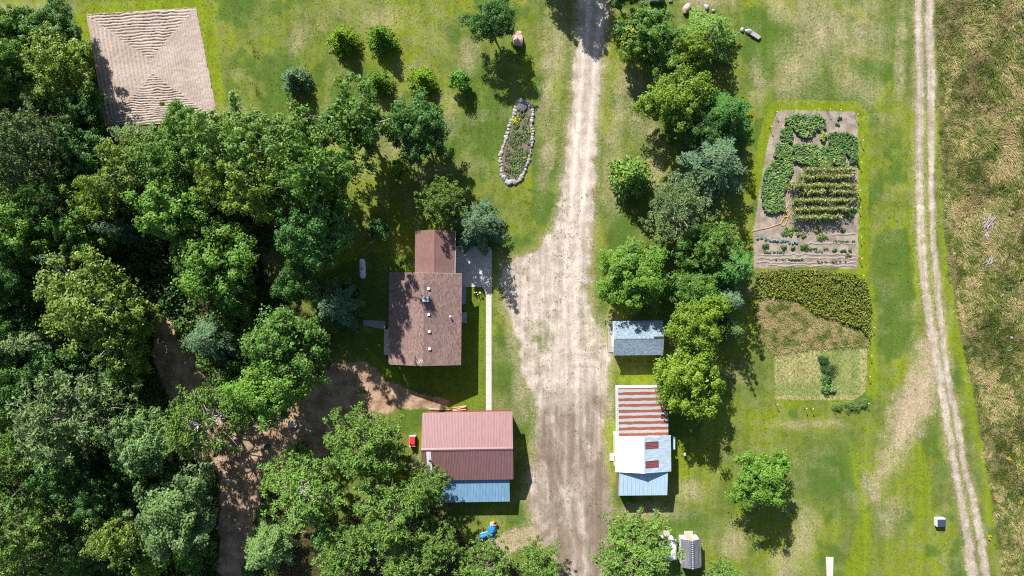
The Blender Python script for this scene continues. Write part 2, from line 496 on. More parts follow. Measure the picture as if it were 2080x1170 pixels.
def make_ground_material():
    t = NT('ground_cover')
    o = t.obj()
    ca = t.n('ShaderNodeAttribute', attribute_name='ma'); cb = t.n('ShaderNodeAttribute', attribute_name='mb'); cc = t.n('ShaderNodeAttribute', attribute_name='mc')
    sa = t.n('ShaderNodeSeparateColor'); sb = t.n('ShaderNodeSeparateColor'); s3 = t.n('ShaderNodeSeparateColor')
    t.l(ca.outputs['Color'], sa.inputs[0]); t.l(cb.outputs['Color'], sb.inputs[0]); t.l(cc.outputs['Color'], s3.inputs[0])
    gravel, dirt, straw, lush = sa.outputs[0], sa.outputs[1], sa.outputs[2], ca.outputs['Alpha']
    forest, meadow, green, garden = sb.outputs[0], sb.outputs[1], sb.outputs[2], cb.outputs['Alpha']
    grey, mow, mowdry, bare = s3.outputs[0], s3.outputs[1], s3.outputs[2], cc.outputs['Alpha']
    big = t.noise(o, 0.09, 4); mid = t.noise(o, 0.6, 4, 0.6); fine = t.noise(o, 3.2, 4, 0.65); grain = t.noise(o, 11.0, 2, 0.7)
    blade = t.noise(t.scaled(o, (5.0, 1.6, 1.0)), 1.6, 4, 0.7, 0.6)

    def edge(mask, amp=0.7, w=0.18, nz=None):
        f = t.math('ADD', mask, t.math('MULTIPLY', t.math('SUBTRACT', nz or fine, 0.5), amp))
        return t.ramp(f, 0.5 - w, 0.5 + w)

    midfine = t.math('ADD', t.math('MULTIPLY', mid, 0.5), t.math('MULTIPLY', fine, 0.5))
    c = t.mix(t.ramp(big, 0.40, 0.62), (0.098, 0.138, 0.024), (0.165, 0.208, 0.010))
    c = t.mix(t.ramp(mid, 0.35, 0.75), c, (0.145, 0.158, 0.050))
    c = t.mix(edge(green, 0.9, 0.4, mid), c, (0.066, 0.118, 0.018))
    c = t.mix(edge(lush, 0.6, 0.4), c, (0.150, 0.198, 0.010))
    streak = t.noise(t.scaled(o, (1.0, 2.6, 1.0)), 1.5, 4, 0.65, 0.4)
    strawn = t.math('ADD', t.math('MULTIPLY', streak, 0.5), t.math('MULTIPLY', fine, 0.5))
    straw_f = t.math('MULTIPLY', t.ramp(t.math('ADD', straw, t.math('MULTIPLY', t.math('SUBTRACT', strawn, 0.5), 1.15)), 0.12, 1.05), 0.80)
    c = t.mix(straw_f, c, t.mix(t.ramp(fine, 0.35, 0.65), (0.27, 0.225, 0.12), (0.40, 0.33, 0.225)))
    c = t.mix(edge(mow, 0.1, 0.2), c, t.mix(t.ramp(blade, 0.4, 0.7), (0.135, 0.18, 0.04), (0.27, 0.26, 0.12)))
    c = t.mix(t.math('MULTIPLY', edge(mowdry, 0.5, 0.3), 0.9), c, t.mix(t.ramp(fine, 0.38, 0.62), (0.18, 0.18, 0.055), (0.35, 0.31, 0.15)))
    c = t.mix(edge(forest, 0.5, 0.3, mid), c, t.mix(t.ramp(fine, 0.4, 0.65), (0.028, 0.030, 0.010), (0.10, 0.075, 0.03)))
    c = t.mix(edge(meadow, 0.4, 0.3), c, t.mix(t.ramp(mid, 0.35, 0.65), (0.060, 0.068, 0.020), (0.15, 0.135, 0.055)))
    c = t.mix(t.math('MULTIPLY', edge(bare, 0.9, 0.4, strawn), 0.85), c, t.mix(t.ramp(fine, 0.3, 0.7), (0.29, 0.205, 0.13), (0.44, 0.345, 0.25)))
    c = t.mix(edge(dirt, 0.35, 0.2), c, t.mix(t.ramp(mid, 0.3, 0.7), (0.25, 0.155, 0.095), (0.40, 0.285, 0.19)))
    gcol = t.mix(t.ramp(mid, 0.35, 0.7), (0.395, 0.325, 0.262), (0.485, 0.418, 0.355))
    smear = t.noise(t.scaled(o, (1.3, 0.45, 1.0)), 0.22, 6, 0.62, 0.8)
    gcol = t.mix(t.math('MULTIPLY', grey, t.ramp(smear, 0.30, 0.58)), gcol, (0.21, 0.158, 0.122))
    wheel = t.noise(t.scaled(o, (1.5, 0.10, 1.0)), 1.2, 4, 0.6, 0.3)
    gcol = t.scale_col(gcol, t.lerp(t.ramp(wheel, 0.3, 0.7), 0.86, 1.10))
    gcol = t.mix(t.math('MULTIPLY', t.attr('md'), t.lerp(t.ramp(strawn, 0.3, 0.6), 0.35, 0.85)), t.scale_col(gcol, 0.93), (0.60, 0.53, 0.465))
    leafy = t.math('MULTIPLY', t.ramp(fine, 0.56, 0.66), t.ramp(t.math('ADD', t.math('MULTIPLY', mid, 0.8), t.math('MULTIPLY', gravel, -0.35)), 0.02, 0.22))
    gcol = t.mix(t.math('MULTIPLY', leafy, 0.75), gcol, (0.19, 0.125, 0.08))
    c = t.mix(edge(gravel, 1.3, 0.24, midfine), c, gcol)
    c = t.mix(edge(garden, 0.15, 0.2), c, t.mix(t.ramp(mid, 0.35, 0.65), (0.225, 0.180, 0.145), (0.30, 0.25, 0.205)))
    g2 = t.math('ADD', t.math('MULTIPLY', grain, 0.55), t.math('MULTIPLY', blade, 0.45))
    mow_l = t.noise(t.scaled(o, (1.0, 0.09, 1.0)), 0.9, 3, 0.55, 0.5)
    c = t.scale_col(c, t.lerp(t.ramp(t.math('ADD', t.math('MULTIPLY', mid, 0.5), t.math('MULTIPLY', mow_l, 0.5)), 0.36, 0.64), 0.86, 1.14))
    c = t.scale_col(c, t.lerp(t.ramp(g2, 0.22, 0.78), 0.50, 1.50))
    hgt = t.math('ADD', t.math('MULTIPLY', fine, 0.6), t.math('MULTIPLY', grain, 0.4))
    t.bump(hgt, 0.55, 0.10)
    return t.done(c, 0.95, 0.12)


MAT_GROUND = make_ground_material()


def ground_attrs(gx, gy):
    X, Y = gx / M_PX + 1040, 585 - gy / M_PX
    m = ground_masks(X, Y)
    gravel = np.maximum(m['gravel'], 0.74 * m['rut'])
    forest = m['forest'] * (1 - 0.0 * m['dirt'])
    ma = np.stack([gravel, m['dirt'] * (1 - gravel), m['straw'], m['lush']], -1)
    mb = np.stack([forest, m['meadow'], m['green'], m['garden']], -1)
    mc = np.stack([np.maximum(m['grey'], 0.15 * m['rut']), m['mow'], m['mowdry'], m['bare']], -1)
    return m, {'ma': ('FLOAT_COLOR', 'POINT', ma), 'mb': ('FLOAT_COLOR', 'POINT', mb), 'mc': ('FLOAT_COLOR', 'POINT', mc), 'md': ('FLOAT', 'POINT', np.clip(m['wheel'], 0, 1))}


def make_ground():
    gx, gy, q = grid_xy(-86.0, 86.0, -50.0, 50.0, 0.25)
    m, at = ground_attrs(gx, gy)
    z = 0.05 * (fbm(gx / 3.0, gy / 3.0, 50, 3) - 0.5)
    flat = np.maximum(m['gravel'], m['rut'])
    z = z * (1 - 0.7 * flat) - 0.05 * m['rut']
    z += 0.25 * m['lawn_w'] * 0
    co = np.stack([gx, gy, z], -1)
    fm = lambda k: m[k][q].mean(1)
    cls = np.zeros(len(q), dtype=int)
    names = ['ground', 'forest_floor', 'dirt_yard', 'meadow', 'garden_soil', 'gravel_driveway', 'field_track']
    for i, k in enumerate([None, 'forest', 'dirt', 'meadow', 'garden', 'gravel', 'rut']):
        if k: cls[fm(k) > 0.5] = i
    for i, nm in enumerate(names):
        f = q[cls == i]
        used, inv = np.unique(f.ravel(), return_inverse=True)
        f2 = inv.reshape(-1, 4)
        c2 = co[used]
        a2 = {k: (ty, dm, arr[used]) for k, (ty, dm, arr) in at.items()}
        if i == 0:                      # the land beyond, out to the horizon
            R = 1500.0
            ring = np.array([(-R, -R, 0), (R, -R, 0), (R, R, 0), (-R, R, 0), (-86, -50, 0), (86, -50, 0), (86, 50, 0), (-86, 50, 0)], dtype=np.float32)
            b = len(c2)
            c2 = np.concatenate([c2, ring])
            f2 = np.concatenate([f2, b + np.array([(0, 1, 5, 4), (1, 2, 6, 5), (2, 3, 7, 6), (3, 0, 4, 7)])])
            a2 = {k: (ty, dm, np.concatenate([arr, np.zeros(8) if arr.ndim == 1 else np.tile([0.0, 0.0, 0.35, 0.0], (8, 1))])) for k, (ty, dm, arr) in a2.items()}
        me = np_mesh(nm, c2, f2, a2, smooth=True)
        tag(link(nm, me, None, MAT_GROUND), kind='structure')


make_ground()


# ------------------------------------------------------------------ tilled plot with real furrows
def make_plot():
    corners = [P(176, 29), P(399, 15), P(445, 246), P(214, 258)]
    n = 230
    u, v = np.meshgrid(np.linspace(0, 1, n), np.linspace(0, 1, n))
    u, v = u.ravel(), v.ravel()
    A, B, C, D = [np.array(c[:2]) for c in corners]
    xy = (np.outer((1 - u) * (1 - v), A) + np.outer(u * (1 - v), B) + np.outer(u * v, C) + np.outer((1 - u) * v, D))
    wob = 0.22 * (fbm(xy[:, 0] / 1.2, xy[:, 1] / 1.2, 5, 3) - 0.5) * 2
    # rows turn round the plot: passes follow the nearest side, the top and bottom wedges lie across
    e = np.minimum(u, 1 - u) * 17.0
    f = np.minimum(v * 1.19, (1 - v) * 1.16) * 17.5 + 0.5 * (fbm(xy[:, 0] / 2, xy[:, 1] / 2, 15, 2) - 0.5)
    side = e < f * 0.95
    dist = np.where(side, e, f)
    per = np.where(side, np.where(u < 0.5, 0.62, 0.40), np.where(v < 0.5, 0.54, 0.44))
    ph = (dist + wob * np.where(side, 0.3, 0.75)) / per
    amp = np.where(side, np.where(u < 0.5, 0.046, 0.032), 0.060) * (0.6 + 0.8 * fbm(xy[:, 0] / 2, xy[:, 1] / 2, 6, 2))
    fr = ph - np.floor(ph)
    z = 0.17 - amp * np.exp(-((fr - 0.5) / 0.17) ** 2) * 1.3 - amp * 0.45 * np.cos((fr - 0.5) * 2 * math.pi) + 0.085 * (fbm(xy[:, 0] / 0.35, xy[:, 1] / 0.35, 7, 3) - 0.5)
    seam = np.exp(-((e - f * 0.95) / 0.5) ** 2)
    z += seam * 0.10 * (fbm(xy[:, 0] / 0.25, xy[:, 1] / 0.25, 8, 2) - 0.3)
    rim = np.minimum(np.minimum(u, 1 - u), np.minimum(v, 1 - v))
    z = np.where(rim < 0.002, -0.06, z)
    xy += np.where(rim < 0.02, 1, 0)[:, None] * (np.stack([fbm(xy[:, 0] / 0.8, xy[:, 1] / 0.8, 11, 2), fbm(xy[:, 0] / 0.8, xy[:, 1] / 0.8, 12, 2)], -1) - 0.5) * 0.28
    idx = np.arange(n * n).reshape(n, n)
    q = np.stack([idx[:-1, :-1], idx[1:, :-1], idx[1:, 1:], idx[:-1, 1:]], -1).reshape(-1, 4)
    t = NT('tilled_soil')
    o = t.obj()
    c = t.mix(t.ramp(t.noise(o, 0.35, 3), 0.3, 0.7), (0.33, 0.26, 0.22), (0.41, 0.335, 0.29))
    c = t.scale_col(c, t.lerp(t.noise(o, 7.0, 4, 0.7), 0.65, 1.35))
    t.bump(t.noise(o, 6.0, 4, 0.7), 0.6, 0.06)
    me = np_mesh('tilled_field', np.column_stack([xy, z]), q, smooth=True)
    tag(link('tilled_field', me, None, t.done(c, 0.95, 0.1)), kind='structure')


make_plot()


def mask_points(n, mask_fn, x0, x1, y0, y1, thr=0.5):
    """Random points (photograph coordinates) where mask_fn > a random threshold."""
    X = RNG.uniform(x0, x1, n); Y = RNG.uniform(y0, y1, n)
    m = mask_fn(X, Y)
    k = m > RNG.uniform(thr * 0.4, 1.0, n)
    return X[k], Y[k]


def px_world(X, Y):
    return (X - 1040) * M_PX, (585 - Y) * M_PX

# ------------------------------------------------------------------ foliage
def unit(v):
    return v / (np.linalg.norm(v, axis=-1, keepdims=True) + 1e-9)


def rand_dirs(n):
    return unit(RNG.normal(size=(n, 3)))


def leaf_quads(c, nrm, L, W, axis=None):
    """Rhombic leaves: centres c, normals nrm, lengths L, widths W; axis = preferred long direction."""
    n = len(c)
    if axis is None: axis = rand_dirs(n)
    nrm = unit(nrm)
    b = axis - nrm * np.sum(axis * nrm, -1, keepdims=True)
    b = unit(b + 1e-4)
    t = np.cross(nrm, b)
    L = np.broadcast_to(L, (n,))[:, None]; W = np.broadcast_to(W, (n,))[:, None]
    dip = nrm * (-0.12 * L)
    v = np.stack([c - b * L * 0.5 + dip, c + t * W * 0.5, c + b * L * 0.5 + dip, c - t * W * 0.5], 1).reshape(-1, 3)
    f = np.arange(4 * n).reshape(n, 4)
    return v, f


class Leaves:
    def __init__(self): self.v = []; self.f = []; self.t = []; self.n = 0

    def add(self, c, nrm, L, W, tint, axis=None):
        v, f = leaf_quads(c, nrm, L, W, axis)
        self.v.append(v); self.f.append(f + self.n); self.n += len(v)
        self.t.append(np.broadcast_to(tint, (len(c),)))

    def mesh(self, name):
        return np_mesh(name, np.concatenate(self.v), np.concatenate(self.f),
                       {'tint': ('FLOAT', 'FACE', np.concatenate(self.t))})


def clump_leaves(lv, cc, rad, per, L, W, flat=0.75, up=0.5, hue=0.5):
    """Fill every clump (centres cc, radii rad) with leaves lying mostly on its upper shell."""
    k = len(cc)
    d = rand_dirs(k * per)
    d[:, 2] = np.where(d[:, 2] < -0.25, -d[:, 2], d[:, 2])
    r = np.repeat(rad, per) * (0.22 + 0.98 * RNG.random(k * per) ** 0.62)
    r *= np.where(RNG.random(k * per) < 0.10, RNG.uniform(1.1, 1.5, k * per), 1.0)
    sq = np.repeat(RNG.uniform(0.6, 1.45, (k, 3)), per, 0) * np.array([1, 1, flat])
    off = d * r[:, None] * sq
    c = np.repeat(cc, per, 0) + off
    nrm = d * 0.75 + np.array([0, 0, up]) + RNG.normal(size=d.shape) * 0.34
    ct = np.repeat(RNG.random(k) * 0.5 + 0.25 * hue, per)
    lv.add(c, nrm, L * RNG.uniform(0.7, 1.25, len(c)), W * RNG.uniform(0.7, 1.25, len(c)), np.clip(ct + RNG.uniform(-0.32, 0.36, len(c)), 0, 1))


def trunk_tree(pts, r0, limbs, bark_n=7):
    mb = MB()
    n = len(pts)
    mb.tube(pts, [r0 * (1 - 0.88 * (i / (n - 1)) ** 0.8) for i in range(n)], bark_n)
    for lp, lr in limbs:
        m = len(lp)
        mb.tube(lp, [lr * (1 - 0.8 * i / (m - 1)) for i in range(m)], 5)
    return mb.mesh('trunk', smooth=True)


def wavy(a, b, n, amp):
    a, b = Vector(a), Vector(b)
    out = []
    for i in range(n):
        t = i / (n - 1)
        p = a.lerp(b, t)
        k = math.sin(math.pi * t)
        out.append(p + Vector((random.uniform(-1, 1), random.uniform(-1, 1), random.uniform(-0.5, 0.5))) * amp * k)
    return out


R0, H0 = 4.5, 12.0


def broad_tree(clumps=140, per=112, leaf=(0.285, 0.20), crad=(0.42, 0.92), zc=0.57, rz=0.42, lobes=5, gap=0.25, flat=0.75, limbs=12, up=0.5, droop=0.0):
    """Broad-leaved crown: clumps sit on an uneven, lobed dome and leave gaps."""
    ph = RNG.uniform(0, 6.28, 6)
    d = rand_dirs(int(clumps * 1.9))
    d = d[d[:, 2] > -0.55][:clumps]
    az = np.arctan2(d[:, 1], d[:, 0])
    lob = 1 + gap * (0.55 * np.sin(lobes * az + ph[0]) + 0.45 * np.sin(2 * az + ph[1]) * (1 - np.abs(d[:, 2])) + 0.4 * np.sin(3 * d[:, 2] * 3 + az * 2 + ph[2]))
    rr = lob * RNG.uniform(0.62, 1.0, len(d))
    c = np.stack([d[:, 0] * R0 * 0.92 * rr, d[:, 1] * R0 * 0.92 * rr, H0 * zc + d[:, 2] * H0 * rz * rr], -1)
    c[:, 2] -= droop * np.hypot(c[:, 0], c[:, 1]) ** 2 / R0
    rad = RNG.uniform(crad[0], crad[1], len(c))
    lv = Leaves()
    clump_leaves(lv, c, rad, per, leaf[0], leaf[1], flat, up)
    # sparse darker inner leaves, added to block light in the heart of the crown
    n = 1100
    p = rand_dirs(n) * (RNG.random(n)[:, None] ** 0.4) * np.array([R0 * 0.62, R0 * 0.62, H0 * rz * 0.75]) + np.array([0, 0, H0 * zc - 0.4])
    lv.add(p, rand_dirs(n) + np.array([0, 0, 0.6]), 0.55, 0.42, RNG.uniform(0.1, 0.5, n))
    pts = wavy((0, 0, -0.1), (0, 0, H0 * 0.85), 7, 0.25)
    lb = []
    for i in RNG.choice(len(c), min(limbs, len(c)), replace=False):
        z0 = H0 * RNG.uniform(0.28, 0.6)
        j = min(int(z0 / (H0 * 0.85) * 6), 5)
        lb.append((wavy(pts[j].lerp(pts[j + 1], 0.5), Vector(c[i]) + Vector((0, 0, 0.15)), 5, 0.25), 0.11))
    return trunk_tree(pts, 0.24, lb), lv.mesh('crown')


def spruce_tree(whorls=12, blue=True, bare=0.0, leaf=(0.44, 0.17)):
    """Conical spruce: whorls of drooping branches carrying flat sprays, a star seen from above."""
    lv = Leaves(); lb = []
    Cs, Ns, As, Ts = [], [], [], []
    for w in range(whorls):
        f = w / (whorls - 1)
        z = H0 * (0.10 + 0.88 * f)
        L = R0 * (1.02 - 0.97 * f ** 1.15) * 1.0
        nb = int(8 - 3 * f)
        a0 = RNG.uniform(0, 6.28)
        for b in range(nb):
            a = a0 + b * 6.283 / nb + RNG.uniform(-0.22, 0.22)
            l = L * RNG.uniform(0.72, 1.12)
            dirv = np.array([math.cos(a), math.sin(a), 0.0]); side = np.array([-math.sin(a), math.cos(a), 0.0])
            droop = -0.10 * l - 0.02 * l * l
            lb.append(([(0, 0, z), tuple(dirv * l * 0.5 + np.array([0, 0, z + droop * 0.3])), tuple(dirv * l * 0.93 + np.array([0, 0, z + droop]))], 0.035))
            nt = max(4, int(l / 0.20))
            ct = RNG.uniform(0.2, 0.7)
            for s in range(nt):
                u = (s + 0.6) / nt
                if u < 0.18 + bare: continue
                base = dirv * l * u + np.array([0, 0, z + droop * u * u])
                spread = 0.27 * l * (1.05 - u) * min(1, u * 2.2) + 0.16
                k = max(2, int(spread / 0.10))
                for sg in (-1, 1):
                    q = (np.arange(k) + RNG.random(k)) / k
                    pos = base + np.outer(q * spread, side * sg + dirv * 0.55) + RNG.normal(size=(k, 3)) * 0.045
                    pos[:, 2] += 0.05 - q * 0.10 + RNG.normal(size=k) * 0.05
                    Cs.append(pos); Ns.append(np.tile([0, 0, 1.0], (k, 1)) + RNG.normal(size=(k, 3)) * 0.42 + dirv * 0.25)
                    As.append(np.tile(side * sg * 0.8 + dirv, (k, 1)) + RNG.normal(size=(k, 3)) * 0.25)
                    Ts.append(np.clip(ct + 0.35 * u + RNG.uniform(-0.2, 0.2, k) - 0.15, 0, 1))
    c, n_, a_, t_ = map(np.concatenate, (Cs, Ns, As, Ts))
    lv.add(c, n_, leaf[0] * RNG.uniform(0.7, 1.2, len(c)), leaf[1] * RNG.uniform(0.8, 1.3, len(c)), t_, a_)
    # the leader
    k = 60
    zz = RNG.uniform(0.9, 1.0, k) * H0
    p = rand_dirs(k) * 0.22 * ((1.02 - zz / H0) * 8)[:, None]; p[:, 2] = zz
    lv.add(p, rand_dirs(k), 0.3, 0.12, 0.6, np.tile([0, 0, 1.0], (k, 1)) + RNG.normal(size=(k, 3)) * 0.6)
    return trunk_tree([(0, 0, -0.1), (0.02, 0, H0 * 0.5), (0, 0, H0 * 0.99)], 0.2, lb), lv.mesh('crown')


def pine_tree(layers=8, nb=8, tufts=7, per=26, top_bare=0.25, rz=0.42, zc=0.6):
    """Rounded pine: bare grey limbs ending in tufts of needles."""
    lv = Leaves(); lb = []
    cc, rr, dd = [], [], []
    pts = wavy((0, 0, -0.1), (0, 0, H0 * 0.96), 7, 0.2)
    for w in range(layers):
        f = w / (layers - 1)
        z = H0 * (zc - rz * 0.75 + (rz * 1.6) * f)
        L = R0 * math.sqrt(max(0.06, 1 - (1.25 * f - 0.32) ** 2)) * 0.98
        a0 = RNG.uniform(0, 6.28)
        for b in range(max(4, int(nb * (1 - 0.35 * f)))):
            a = a0 + b * 6.283 / nb * 1.05 + RNG.uniform(-0.3, 0.3)
            l = L * RNG.uniform(0.65, 1.08)
            tip = Vector((math.cos(a) * l, math.sin(a) * l, z + RNG.uniform(-0.1, 0.9)))
            br = wavy((0, 0, z - 0.5), tip, 5, 0.28)
            lb.append((br, 0.075))
            for t in range(tufts):
                u = RNG.uniform(top_bare + 0.12, 1.0) ** 0.75
                i = min(int(u * 4), 3)
                p = br[i].lerp(br[i + 1], u * 4 - i)
                sp = 0.20 + 0.32 * l * 0.35
                p = p + Vector((RNG.normal() * sp, RNG.normal() * sp, RNG.uniform(-0.05, 0.5)))
                if t % 3 == 0: lb.append(([br[i], p], 0.03))
                cc.append(p); rr.append(RNG.uniform(0.32, 0.55)); dd.append(RNG.random())
    cc = np.array(cc); rr = np.array(rr); k = len(cc)
    d = rand_dirs(k * per)
    d[:, 2] = np.where(d[:, 2] < -0.1, -d[:, 2] * 0.7, d[:, 2]); d = unit(d)
    c = np.repeat(cc, per, 0) + d * (np.repeat(rr, per) * RNG.uniform(0.35, 0.95, k * per))[:, None] * np.array([1, 1, 0.8])
    nn = rand_dirs(k * per) * 0.8 + np.array([0, 0, 0.7])
    tt = np.clip(np.repeat(np.array(dd) * 0.55 + 0.1, per) + RNG.uniform(-0.15, 0.3, k * per), 0, 1)
    lv.add(c, nn, 0.40 * RNG.uniform(0.8, 1.25, len(c)), 0.13 * RNG.uniform(0.8, 1.3, len(c)), tt, d)
    return trunk_tree(pts, 0.2, lb), lv.mesh('crown')


def young_conifer():
    lv = Leaves(); lb = []
    for w in range(11):
        f = w / 10
        z = 0.25 + 3.6 * f
        L = 1.75 * (1 - 0.93 * f ** 1.1)
        nb = 10 - int(4 * f)
        for b in range(nb):
            a = b * 6.283 / nb + w * 0.7 + RNG.uniform(-0.25, 0.25)
            l = L * RNG.uniform(0.75, 1.15)
            dv = np.array([math.cos(a), math.sin(a), 0.25])
            k = max(8, int(l * 34))
            u = RNG.random(k) ** 0.55
            pos = np.outer(u * l, dv) + np.array([0, 0, z]) + RNG.normal(size=(k, 3)) * 0.13
            lv.add(pos, np.tile([0, 0, 1.0], (k, 1)) + RNG.normal(size=(k, 3)) * 0.6, 0.34, 0.12, np.clip(0.25 + 0.5 * u + RNG.uniform(-0.2, 0.2, k), 0, 1),
                   np.tile(dv, (k, 1)) + RNG.normal(size=(k, 3)) * 0.55)
            lb.append(([(0, 0, z - 0.05), tuple(dv * l * 0.9 + np.array([0, 0, z]))], 0.02))
    return trunk_tree([(0, 0, -0.05), (0, 0, 2), (0, 0, 3.9)], 0.07, lb), lv.mesh('crown')


def leafy_shrub(clumps=26, per=60, R=1.7, H=1.9, leaf=(0.24, 0.17)):
    d = rand_dirs(clumps * 2); d = d[d[:, 2] > -0.3][:clumps]
    c = d * RNG.uniform(0.5, 0.95, (len(d), 1)) * np.array([R * 0.85, R * 0.85, H * 0.5]) + np.array([0, 0, H * 0.5])
    lv = Leaves()
    clump_leaves(lv, c, RNG.uniform(0.3, 0.55, len(c)), per, leaf[0], leaf[1], 0.8, 0.5)
    lb = [([(0, 0, 0), tuple(c[i] * 0.5), tuple(c[i])], 0.03) for i in range(0, len(c), 3)]
    return trunk_tree([(0, 0, -0.05), (0.03, 0, H * 0.4), (0, 0.03, H * 0.8)], 0.05, lb), lv.mesh('crown')


BARK = mat_plain('bark_grey', (0.20, 0.165, 0.135), 0.9, 0.1, 0.4, 2.0)
BARK_PALE = mat_plain('bark_pale', (0.42, 0.38, 0.36), 0.85, 0.15, 0.35, 2.0)
LEAF = mat_leaf('broad_leaves', 0.33, 0.5, 0.35)
NEEDLE = mat_leaf('needles', 0.25, 0.7, 0.15)

# kind -> (list of (trunk mesh, crown mesh), bark, leaf material, base radius, base height, height of the crown's middle)
SPECIES = {}


def species(key, makers, bark, leaf, r0=R0, h0=H0, mid=0.62):
    data = []
    for mk in makers:
        tr, cr = mk()
        tr.materials.append(bark); cr.materials.append(leaf)
        data.append((tr, cr))
    SPECIES[key] = (data, r0, h0, mid)


species('maple', [lambda: broad_tree(), lambda: broad_tree(lobes=4, gap=0.36), lambda: broad_tree(clumps=150, lobes=6, crad=(0.36, 0.82)), lambda: broad_tree(clumps=120, lobes=3, gap=0.40, crad=(0.5, 1.0))], BARK, LEAF, mid=0.57)
species('oak', [lambda: broad_tree(clumps=115, per=88, crad=(0.35, 0.72), gap=0.42, lobes=5, limbs=26, leaf=(0.30, 0.20)),
                lambda: broad_tree(clumps=105, per=88, crad=(0.35, 0.75), gap=0.48, lobes=4, limbs=26, leaf=(0.30, 0.20))], BARK_PALE, LEAF, mid=0.57)
species('birch', [lambda: broad_tree(clumps=110, per=85, leaf=(0.26, 0.17), crad=(0.4, 0.8), gap=0.3, limbs=30, up=0.3, droop=0.10),
                  lambda: broad_tree(clumps=100, per=85, leaf=(0.26, 0.17), crad=(0.4, 0.8), gap=0.4, lobes=3, limbs=30, up=0.3, droop=0.12)], BARK_PALE, LEAF, mid=0.57)
species('spruce', [lambda: spruce_tree(), lambda: spruce_tree(whorls=11), lambda: spruce_tree(whorls=10, bare=0.12)], BARK, NEEDLE, mid=0.42)
species('pine', [lambda: pine_tree(top_bare=0.1, tufts=8), lambda: pine_tree(layers=7, nb=9, top_bare=0.15, tufts=8)], BARK, NEEDLE, mid=0.6)
species('redpine', [lambda: pine_tree(layers=6, nb=10, tufts=9, top_bare=0.32, per=24), lambda: pine_tree(layers=6, nb=9, tufts=9, top_bare=0.36, per=24)], BARK_PALE, NEEDLE, mid=0.6)
species('young', [young_conifer, young_conifer], BARK, NEEDLE, 1.75, 4.0, 0.35)
species('shrub', [leafy_shrub, lambda: leafy_shrub(30, 60, 1.7, 1.7)], BARK, LEAF, 1.7, 1.9, 0.5)

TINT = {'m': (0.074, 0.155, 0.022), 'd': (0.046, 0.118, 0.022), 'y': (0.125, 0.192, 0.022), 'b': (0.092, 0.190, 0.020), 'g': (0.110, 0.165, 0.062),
        's': (0.080, 0.140, 0.074), 'o': (0.118, 0.172, 0.026), 'e': (0.055, 0.145, 0.030), 'p': (0.112, 0.195, 0.038), 'w': (0.110, 0.185, 0.058), 'l': (0.125, 0.205, 0.014)}
TREE_NAME = {'maple': 'broadleaf_tree', 'oak': 'oak_tree', 'birch': 'birch_tree', 'spruce': 'spruce_tree', 'pine': 'pine_tree', 'redpine': 'pine_tree', 'young': 'young_spruce', 'shrub': 'shrub'}
COUNT = {}


def plant(kind, cx, cy, rpx, H, tint, label, group=None, cat=None, name=None):
    data, r0, h0, mid = SPECIES[kind]
    i = COUNT.get(kind, 0); COUNT[kind] = i + 1
    tr, cr = data[-1] if 'bare patch' in label else data[i % len(data)]
    hm = H * mid
    p = P(cx, cy, hm)
    R = rpx * M_PX * (CAM_H - hm) / CAM_H
    rnd = random.Random(int(cx * 31 + cy * 17))
    root = empty(name or TREE_NAME[kind], (p.x, p.y, 0.0), rnd.uniform(0, 6.28), label, cat or ('shrub' if kind == 'shrub' else 'tree'), group)
    R *= 1.10 if group in (WOODS, ROW) and kind in ('maple', 'birch', 'pine', 'oak') else 1.0
    root.scale = (R / r0 * rnd.uniform(0.94, 1.06), R / r0 * rnd.uniform(0.94, 1.06), H / h0)
    link('trunk', tr, root)
    c = link('crown', cr, root)
    col = TINT[tint] if isinstance(tint, str) else tint
    j = rnd.uniform(0.88, 1.12)
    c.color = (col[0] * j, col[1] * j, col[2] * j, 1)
    return root

WOODS = 'trees of the dense woods'
YARD = 'trees standing around the house'
ROW = 'trees between the drive and the vegetable garden'
LAWN = 'young spruces dotted over the lawn'
